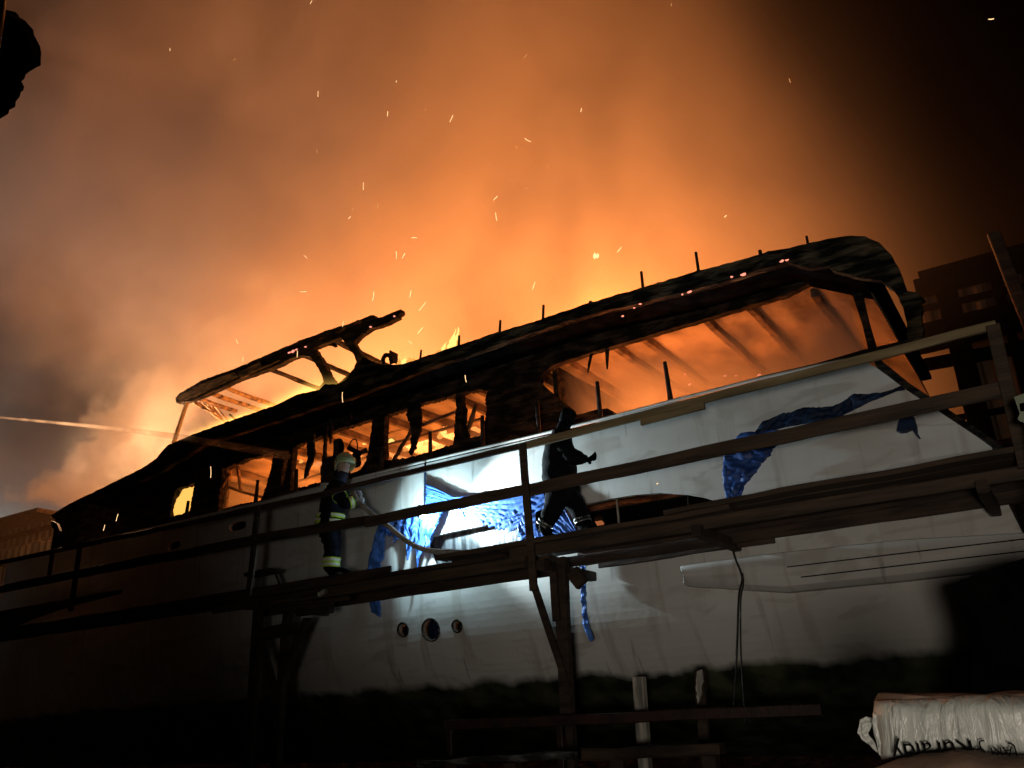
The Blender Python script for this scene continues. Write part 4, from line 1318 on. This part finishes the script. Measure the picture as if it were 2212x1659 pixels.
GB = 'stacked plaster sacks'
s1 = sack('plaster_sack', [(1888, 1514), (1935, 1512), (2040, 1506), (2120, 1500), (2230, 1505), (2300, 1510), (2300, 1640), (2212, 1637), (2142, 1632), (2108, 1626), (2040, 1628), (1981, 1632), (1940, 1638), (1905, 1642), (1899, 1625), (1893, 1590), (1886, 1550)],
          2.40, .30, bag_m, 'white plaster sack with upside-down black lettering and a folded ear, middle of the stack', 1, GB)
s0 = sack('plaster_sack', [(1897, 1497), (1910, 1495), (1973, 1500), (2041, 1496), (2080, 1497), (2125, 1499), (2184, 1492), (2300, 1494), (2300, 1528), (2212, 1524), (2120, 1518), (2040, 1526), (1960, 1524), (1891, 1533), (1888, 1516)],
          2.46, .30, kraft, 'brown paper sack lying on top of the stack above the white lettered sack', 5, GB, amp=.006)
s2 = sack('plaster_sack', [(1860, 1690), (1880, 1662), (1931, 1642), (1990, 1628), (2032, 1626), (2058, 1621), (2108, 1622), (2142, 1631), (2300, 1637), (2300, 1740), (1860, 1760)],
          2.30, .36, kraft, 'brown paper sack bulging under the white lettered sack, at the bottom corner', 9, GB, amp=.008)
loft('torn_ear', [(1887, 1552), (1884, 1564), (1876, 1585), (1890, 1605), (1897, 1622)], [(1870, 1548), (1857, 1555), (1853, 1582), (1862, 1598), (1896, 1626)], 2.37, 20, 8, bag_m, s1, amp=.006, freq=6)
loft('torn_ear', [(1887, 1540), (1884, 1564), (1888, 1585), (1893, 1600), (1899, 1630)], [(1895, 1545), (1896, 1565), (1899, 1585), (1902, 1605), (1904, 1635)], 2.33, 16, 5, bag_m, s1, amp=.004, freq=6)
# the rest of the pile below
for i, z in enumerate((.12, .36, .60, .84, 1.08, 1.28)):
    o = sack('plaster_sack', [(1870, 1500), (2300, 1495), (2310, 1560), (1862, 1570)], 2.42 + .02 * (i % 2), .32, kraft, 'brown paper sack in the stack, number %s up from the pallet' % ('one two three four five six'.split()[i]), 20 + i, GB, amp=.006)
    cz = P(2080, 1530, 2.4).z
    for vx in o.data.vertices: vx.co.z = (vx.co.z - cz) * 1.5 + z
pal = box('pallet', (-.75, 2.3, .0), (.25, 3.0, .10), wood_dark)
tag(pal, 'wooden pallet under the stack of plaster sacks', 'pallet')


def lettering(text, px, py, Y, size, rot, parent, shear=0, mat=black_m, thick=.018):
    cu = bpy.data.curves.new('lettering', 'FONT'); cu.body = text; cu.size = size; cu.shear = shear; cu.extrude = .0008; cu.offset = thick * size * .3
    o = bpy.data.objects.new('lettering', cu); COL.objects.link(o)
    bpy.context.view_layer.update()
    me = bpy.data.meshes.new_from_object(o.evaluated_get(bpy.context.evaluated_depsgraph_get()))
    bpy.data.objects.remove(o, do_unlink=True)
    me.materials.clear(); me.materials.append(mat)
    p = P(px, py, Y)
    o = bpy.data.objects.new('lettering', me)
    o.matrix_world = Matrix.Translation(p) @ Matrix.Rotation(rot, 4, 'Y') @ Matrix.Rotation(math.radians(90), 4, 'X')
    mw = o.matrix_world.copy()
    COL.objects.link(o)
    if parent is not None:
        o.parent = parent; o.matrix_parent_inverse = parent.matrix_world.inverted()
    return o


lettering("'Kuraldy", 2112, 1598, 2.318, .056, math.radians(180 - 2), s1, thick=.006)
lettering("ARI UN", 2186, 1612, 2.318, .030, math.radians(180 - 2), s1, thick=.004)
tube('lettering_frame', [P(2127, 1600, 2.318), P(2117, 1601, 2.318), P(2117, 1610, 2.318), P(2123, 1627, 2.318)], .0016, black_m, s1, sub=2, sides=4)
tube('lettering_frame', [P(2176, 1605, 2.318), P(2188, 1608, 2.318), P(2193, 1618, 2.318), P(2197, 1634, 2.318)], .0016, black_m, s1, sub=2, sides=4)

# top-left foreground: pole and ragged dark clump with a greenish cowl
YT = 3.2
po = tube('steel_pole', [P(14, -120, 3.0), P(4, 30, 3.0), P(-14, 180, 3.05), P(-40, 700, YT), P(-90, 1700, YT)], .030, wood_grey, sides=12, sub=3)
tag(po, 'shiny grey pole crossing the upper left corner beside the dark ragged clump', 'pole')
cl = plate('ragged_cover', [(-60, 10), (20, 22), (32, 26), (36, 34), (50, 42), (56, 50), (66, 60), (68, 72), (80, 95), (83, 110), (82, 138), (76, 140), (62, 148), (50, 156), (46, 167), (40, 172), (46, 184), (44, 192), (39, 195), (36, 206), (28, 216), (26, 228), (14, 234), (12, 242), (0, 250), (-60, 280)],
           3.35, .03, black_m, holes=[[(17, 198), (21, 193), (20, 188), (17, 191)], [(10, 212), (13, 215), (14, 211)]], seg=.02, jag=.004)
tag(cl, 'black ragged clump hanging from the pole in the upper left corner', 'cover')
loft('cowl_rim', [(20, 32), (42, 48), (58, 75), (70, 105), (80, 138)], [(26, 28), (50, 44), (68, 72), (82, 105), (83, 139)], 3.33, 24, 4, noisy('green_grey_cloth', (.04, .06, .045), (.10, .14, .10), 8, .5, .3), cl, amp=.002)
loft('cowl_rim', [(52, 130), (60, 138), (76, 139)], [(50, 157), (60, 149), (76, 140)], 3.33, 8, 4, noisy('green_cloth', (.03, .05, .02), (.06, .09, .03), 8, .5, .3), cl, amp=.001)
beam('bracket', P(-2, 120, 3.3), P(-40, 125, 3.4), .03, .03, black_m, cl)

# ================================================================ WATER JET, SPARKS


def jet():
    m, nt, b = mat_new('water_spray')
    N, L = nt.nodes.new, nt.links.new
    b.inputs['Base Color'].default_value = (.35, .35, .35, 1); b.inputs['Roughness'].default_value = .6
    tr = N('ShaderNodeBsdfTransparent'); tl_ = N('ShaderNodeBsdfTranslucent'); tl_.inputs[0].default_value = (.35, .35, .35, 1)
    mx = N('ShaderNodeMixShader'); mx2 = N('ShaderNodeMixShader')
    mx.inputs[0].default_value = .5
    L(b.outputs[0], mx.inputs[1]); L(tl_.outputs[0], mx.inputs[2])
    geo = N('ShaderNodeNewGeometry'); n = N('ShaderNodeTexNoise'); n.inputs['Scale'].default_value = 3; n.inputs['Detail'].default_value = 4
    L(geo.outputs['Position'], n.inputs['Vector'])
    mr = N('ShaderNodeMapRange'); mr.inputs[1].default_value = .3; mr.inputs[2].default_value = .7; mr.inputs[3].default_value = .05; mr.inputs[4].default_value = .28
    L(n.outputs[0], mr.inputs[0]); L(mr.outputs[0], mx2.inputs[0])
    L(tr.outputs[0], mx2.inputs[1]); L(mx.outputs[0], mx2.inputs[2]); L(mx2.outputs[0], nt.nodes['Material Output'].inputs[0])
    o = tube('water_jet', [P(-60, 896, 9.0), P(150, 916, 9.2), P(300, 932, 9.5), P(430, 951, 9.5), P(620, 985, 9.5)], .022, m, sides=14, sub=8, r2=.075, rough=.04)
    tag(o, 'thin jet of water arcing from the left edge onto the charred deckhouse', 'water jet')


jet()
SP = [(672, 5, 8, 60), (1450, 10, 6, 80), (2141, 41, 12, 5), (367, 107, 6, 90), (507, 128, 9, 40), (1135, 121, 10, 50), (856, 176, 4, 90), (687, 203, 12, 88), (1706, 174, 9, 110), (837, 246, 11, 85), (919, 237, 6, 60),
      (975, 256, 16, 65), (1255, 238, 8, 80), (1536, 296, 4, 20), (685, 327, 8, 92), (1140, 302, 14, 150), (1115, 318, 6, 90), (1183, 360, 5, 60), (785, 402, 16, 90), (1137, 407, 8, 20), (1070, 428, 12, 45),
      (755, 470, 7, 50), (762, 452, 6, 80), (815, 445, 9, 80), (1072, 468, 17, 98), (1103, 474, 5, 40), (1271, 467, 5, 90), (1567, 467, 6, 50), (895, 514, 12, 178), (856, 551, 16, 92), (872, 552, 13, 60),
      (1338, 539, 14, 50), (823, 602, 8, 125), (887, 635, 15, 80), (1192, 605, 10, 75), (1153, 617, 17, 72), (655, 630, 14, 2), (665, 636, 10, 35), (718, 552, 6, 140), (660, 555, 8, 140), (685, 688, 9, 50),
      (512, 738, 12, 112), (525, 776, 12, 82), (912, 662, 22, 50), (908, 714, 18, 50), (886, 740, 9, 140), (806, 640, 20, 82), (1006, 818, 15, 100), (740, 858, 22, 92), (455, 1020, 24, 90), (642, 765, 14, 88),
      (225, 1140, 13, 75), (253, 1118, 16, 75), (741, 700, 12, 80), (1420, 1045, 4, 30), (985, 690, 7, 70)]
for i, (x, y, L_, a) in enumerate(SP):
    Y = 9.0 + (i * 37 % 11) * .06
    if y > 750: Y = 9.1
    a = math.radians(a); dx, dy = math.cos(a) * L_ / 2, -math.sin(a) * L_ / 2
    bend = Vector((0, 0, 1)).cross(Vector((dx, 0, -dy))).normalized() * .01
    A_, B_ = P(x - dx, y - dy, Y), P(x + dx, y + dy, Y)
    m_ = A_.lerp(B_, .5) + Vector((R.uniform(-1, 1), 0, R.uniform(-1, 1))) * (B_ - A_).length * .07
    bright = L_ > 11 or i % 3 == 0
    o = tube('spark', [A_, m_, B_], .0045 if bright else .0032, spark_m if bright else spark_dim, sub=2, sides=5, rough=.3)
    lb = ('high in the smoke at the upper left' if x < 700 else 'high in the smoke above the yacht middle' if x < 1200 else 'high in the dark smoke at the upper right') if y < 330 else \
         ('just above the burnt hardtop frame' if x < 700 else 'in the smoke above the gap behind the hardtop' if x < 1000 else 'in the smoke above the long roof edge' if x < 1200 else 'in the smoke above the stern part of the roof') if y < 790 else 'falling in front of the charred deckhouse'
    tag(o, 'small glowing ember ' + lb, 'ember', 'embers ' + lb)
o = empty('burning_scrap', P(1288, 552, 9.6))
tag(o, 'pale yellow burning scrap floating above the roof, larger than all other embers', 'ember')
for dx, s_ in ((-3, 1), (3, .8)):
    bm = bmesh.new(); bmesh.ops.create_icosphere(bm, subdivisions=2, radius=.028 * s_)
    c = P(1288 + dx, 553, 9.6)
    mk('flame', [tuple(c + Vector((v.co.x * .8, v.co.y, v.co.z * 1.5 + .01 * math.sin(v.co.x * 90)))) for v in bm.verts], [tuple(v.index for v in f.verts) for f in bm.faces], emis('scrap_flame', (1, .85, .35), 1.3), o, smooth=True); bm.free()

# ================================================================ SMOKE AND FLAMES


def smoke():
    # ---- broad smoke bank behind and above the yacht
    v = VM('smoke')
    v.pv.inputs['Color'].default_value = (.92, .90, .87, 1)
    v.pv.inputs['Anisotropy'].default_value = .0
    n1 = v.noise(.085, 5, .8)
    n2 = v.noise(.26, 6, .9, off=(3, 7, 1), rough=.6)
    nf = v.op('MULTIPLY', v.ss(n1, .38, .62, .14, 1.75), v.ss(n2, .34, .66, .45, 1.45))
    dx = v.op('SUBTRACT', v.x, -9.0); dy = v.op('SUBTRACT', v.y, 13.0); dz = v.op('SUBTRACT', v.z, 7.0)
    r2 = v.op('ADD', v.op('ADD', v.op('MULTIPLY', dx, dx), v.op('MULTIPLY', dy, dy)), v.op('MULTIPLY', dz, dz))
    dens = v.op('MULTIPLY_ADD', v.op('MINIMUM', r2, 260), .00026, .020)
    xr = v.op('MULTIPLY_ADD', v.z, .3, v.x)
    xr = v.op('MULTIPLY_ADD', v.op('SUBTRACT', n1, .5), 9, xr)
    xr = v.op('MULTIPLY_ADD', v.op('SUBTRACT', n2, .5), 3, xr)
    mask = v.op('ADD', v.op('MULTIPLY', v.ss(xr, -4.5, 4.5, 1, .0), .96), v.ss(xr, 0, 8, .04, 0))
    # density cut low down on the bow side to render unlit smoke dark
    lowl = v.ss(v.op('MULTIPLY_ADD', v.op('SUBTRACT', n2, .5), 14, v.op('MULTIPLY_ADD', v.x, .68, v.z)), -7.0, 1.5, .07, 1)
    mask = v.op('MULTIPLY', mask, lowl)
    v.L(v.op('MULTIPLY', v.op('MULTIPLY', dens, nf), mask), v.pv.inputs['Density'])
    v.m.cycles.volume_step_rate = .9
    # L-shaped closed body: low behind the yacht, only above deck level over it
    X0, X1 = -88, 9
    prof = [(10.9, 7.05), (15.4, 7.05), (15.4, .3), (42, .3), (42, 55), (10.9, 30)]
    vs = [(x, y, z) for x in (X0, X1) for y, z in prof]
    fs = [tuple(range(6)), tuple(range(6, 12))] + [(i, (i + 1) % 6, (i + 1) % 6 + 6, i + 6) for i in range(6)]
    o = mk('smoke', vs, fs, v.m)
    tag(o, 'vast bank of orange lit smoke filling the sky behind the yacht', 'smoke', kind='stuff')
    # ---- dense pale billows at the bow end
    v = VM('smoke_billows')
    v.pv.inputs['Color'].default_value = (.95, .92, .86, 1)
    e = None
    for px, py, r_ in ((322, 880, (1.5, 1.3, 1.35)), (372, 850, (1.3, 1.2, 1.0)), (275, 935, (1.5, 1.2, 1.05)), (225, 1000, (1.7, 1.2, .95)), (165, 1060, (2.0, 1.2, .7)),
                       (300, 1000, (2.2, 1.2, .9)), (470, 790, (1.7, 1.2, 1.0)), (560, 715, (1.8, 1.3, 1.0)), (640, 650, (2.0, 1.4, 1.0))):
        c = P(px, py, 14.0)
        ei = v.ell(tuple(c), r_)
        if px > 430: ei = v.op('SUBTRACT', v.op('MULTIPLY', ei, .8), .10)
        e = ei if e is None else v.op('MAXIMUM', e, ei)
    n = v.noise(.95, 7, .2, rough=.55)
    f = v.op('ADD', e, v.op('MULTIPLY', v.op('SUBTRACT', n, .48), 2.6))
    fade = v.ss(v.op('MULTIPLY_ADD', v.x, -.35, v.z), 13.2, 16.2, 1, .12)
    v.L(v.op('MULTIPLY', v.ss(f, .12, .38, 0, 3.2), fade), v.pv.inputs['Density'])
    v.m.cycles.volume_step_rate = .32
    o = box('smoke_billows', (-30, 12.4, 5.6), (-9.5, 15.9, 14.5), v.m)
    tag(o, 'dense tan billows of smoke rolling off the forward end of the yacht', 'smoke', kind='stuff')
    # ---- smoke in the cockpit
    v = VM('cockpit_smoke')
    v.pv.inputs['Color'].default_value = (.9, .85, .8, 1)
    n = v.noise(.8, 4, .8)
    v.L(v.ss(n, .38, .62, .25, 1.4), v.pv.inputs['Density'])
    o = box('smoke_in_cockpit', (-5.6, 10.5, 4.2), (-1.5, 15.1, 6.4), v.m)
    tag(o, 'thin orange smoke drifting under the roof of the open cockpit', 'smoke', kind='stuff')
    # ---- smoke in the cabin
    v = VM('cabin_smoke')
    v.pv.inputs['Color'].default_value = (.9, .85, .8, 1)
    n = v.noise(1.1, 4, .8)
    v.L(v.ss(n, .35, .65, .10, 1.1), v.pv.inputs['Density'])
    o = box('smoke_in_cabin', (-16.5, 10.55, 4.2), (-5.9, 14.8, 6.12), v.m)
    tag(o, 'glowing smoke and heat haze inside the burning cabin windows', 'smoke', kind='stuff')
    # ---- flames: sheet of fire along the flybridge deck
    v = VM('deck_fire')
    v.pv.inputs['Density'].default_value = 0
    n = v.noise(1.4, 5, 1.2, vs=(.6, 1, 1))
    zb = v.op('MULTIPLY_ADD', v.op('ADD', v.x, 11.0), .02, 6.78)
    hgt = v.op('SUBTRACT', v.z, zb)
    hh = v.op('MULTIPLY_ADD', v.op('SUBTRACT', n, .5), .9, .38)
    fall = v.ss(v.op('DIVIDE', hgt, v.op('MAXIMUM', hh, .1)), 0, 1.2, 1, 0)
    ends = v.op('MULTIPLY', v.ss(v.x, -13.9, -12.8, 0, 1), v.ss(v.x, -10.6, -9.2, 1, 0))
    v.L(v.op('MULTIPLY', v.op('MULTIPLY', fall, ends), 5.0), v.pv.inputs['Emission Strength'])
    v.pv.inputs['Emission Color'].default_value = (1, .52, .10, 1)
    v.m.cycles.volume_step_rate = .3
    o = box('deck_fire', (-13.4, 9.85, 6.82), (-9.3, 10.5, 7.6), v.m)
    tag(o, 'bright yellow sheet of fire along the upper deck under the burnt hardtop frame', 'fire', kind='stuff')


smoke()


def flame_tongue(name, x, y, Y, h, w, mat, parent, seed, lean=.0):
    """one curling tongue of flame"""
    b = P(x, y, Y); n, s = 14, 9
    v, f = [], []
    for i in range(n + 1):
        t = i / n
        r = w * (1 - t) ** .75 * (.75 + .7 * math.sin(min(1, t * 1.5) * math.pi) ** 1)
        c = b + Vector((lean * t * h + .22 * w * math.sin(t * 7 + seed) * (t + .2), .1 * math.sin(t * 5 + seed) * w, h * t))
        for k in range(s):
            a = 2 * math.pi * k / s
            q = r * (1 + .35 * noise.noise(Vector((math.cos(a), math.sin(a) + seed, t * 5))))
            v.append(c + Vector((math.cos(a) * q, math.sin(a) * q * .6, 0)))
    for i in range(n):
        for k in range(s): f.append((i * s + k, i * s + (k + 1) % s, (i + 1) * s + (k + 1) % s, (i + 1) * s + k))
    return mk(name, v, f, mat, parent, smooth=True)


fl_y = emis('flame_yellow', (1, .62, .16), 1.6)
fl_o = emis('flame_orange', (1, .40, .08), 1.1)
fl = empty('flames', P(972, 752, 9.95))
tag(fl, 'small leaping yellow flames beside a roof stub at the middle of the roof edge', 'flames')
for i, (x, y, h, w, m_) in enumerate(((968, 756, .22, .07, fl_o), (975, 754, .34, .06, fl_y), (982, 752, .36, .06, fl_y), (987, 750, .28, .05, fl_o), (960, 758, .14, .07, fl_y), (950, 762, .08, .06, fl_o), (978, 753, .18, .09, fl_y))):
    flame_tongue('tongue', x, y, 9.9, h, w, m_, fl, i * 1.7, lean=.25)
fl = empty('flames', P(870, 786, 9.95))
tag(fl, 'low pale orange flames at the roof edge right of the melted fitting', 'flames')
for i, (x, y, h, w, m_) in enumerate(((862, 788, .10, .06, fl_o), (872, 787, .13, .05, fl_y), (883, 784, .10, .05, fl_o), (893, 781, .07, .05, fl_o))):
    flame_tongue('tongue', x, y, 9.9, h, w, m_, fl, i * 2.3, lean=.25)
fl = empty('flames', P(395, 1100, 11.2))
tag(fl, 'bright yellow flames filling the small foremost cabin window', 'flames')
for i in range(9):
    flame_tongue('tongue', 366 + i * 7, 1128 - i * 3, 10.5 + (i % 3) * .18, .80 + .25 * math.sin(i * 2.1), .20, emis('window_flame', (1, .50 + .05 * (i % 3), .10), 1.25), fl, i * 1.3, lean=.1)
fl = empty('flames', P(930, 960, 11.5))
tag(fl, 'scattered small flames inside the largest cabin window', 'flames')
for i, (x, y) in enumerate(((875, 975), (845, 958), (905, 950), (918, 962), (950, 948), (958, 940), (935, 970), (975, 905), (1010, 952), (855, 990))):
    flame_tongue('tongue', x, y, 11.4 + (i % 4) * .4, .10 + .05 * (i % 3), .05 + .02 * (i % 2), fl_y if i % 2 else fl_o, fl, i * 1.9)
fl = empty('flames', P(700, 990, 11.5))
tag(fl, 'scattered small flames inside the cabin window behind the deck person', 'flames')
for i, (x, y) in enumerate(((650, 1000), (690, 975), (765, 945), (788, 960), (655, 1040), (640, 985))):
    flame_tongue('tongue', x, y, 11.4 + (i % 3) * .4, .10 + .05 * (i % 3), .05, fl_y if i % 2 else fl_o, fl, i * 1.9)
fl = empty('flames', P(1490, 1105, 10.2))
tag(fl, 'orange fire glimpsed through the broken pane of the arched hull window', 'flames')
for i in range(7):
    flame_tongue('tongue', 1460 + i * 10, 1140, 10.25 + (i % 3) * .1, .42 + .08 * math.sin(i * 2), .10, fl_o, fl, i * 1.3)
for i in range(2):
    flame_tongue('tongue', 1288 + i * 8, 1142, 10.2, .2, .05, emis('dull_flame', (1, .3, .1), .35), fl, i + 4)
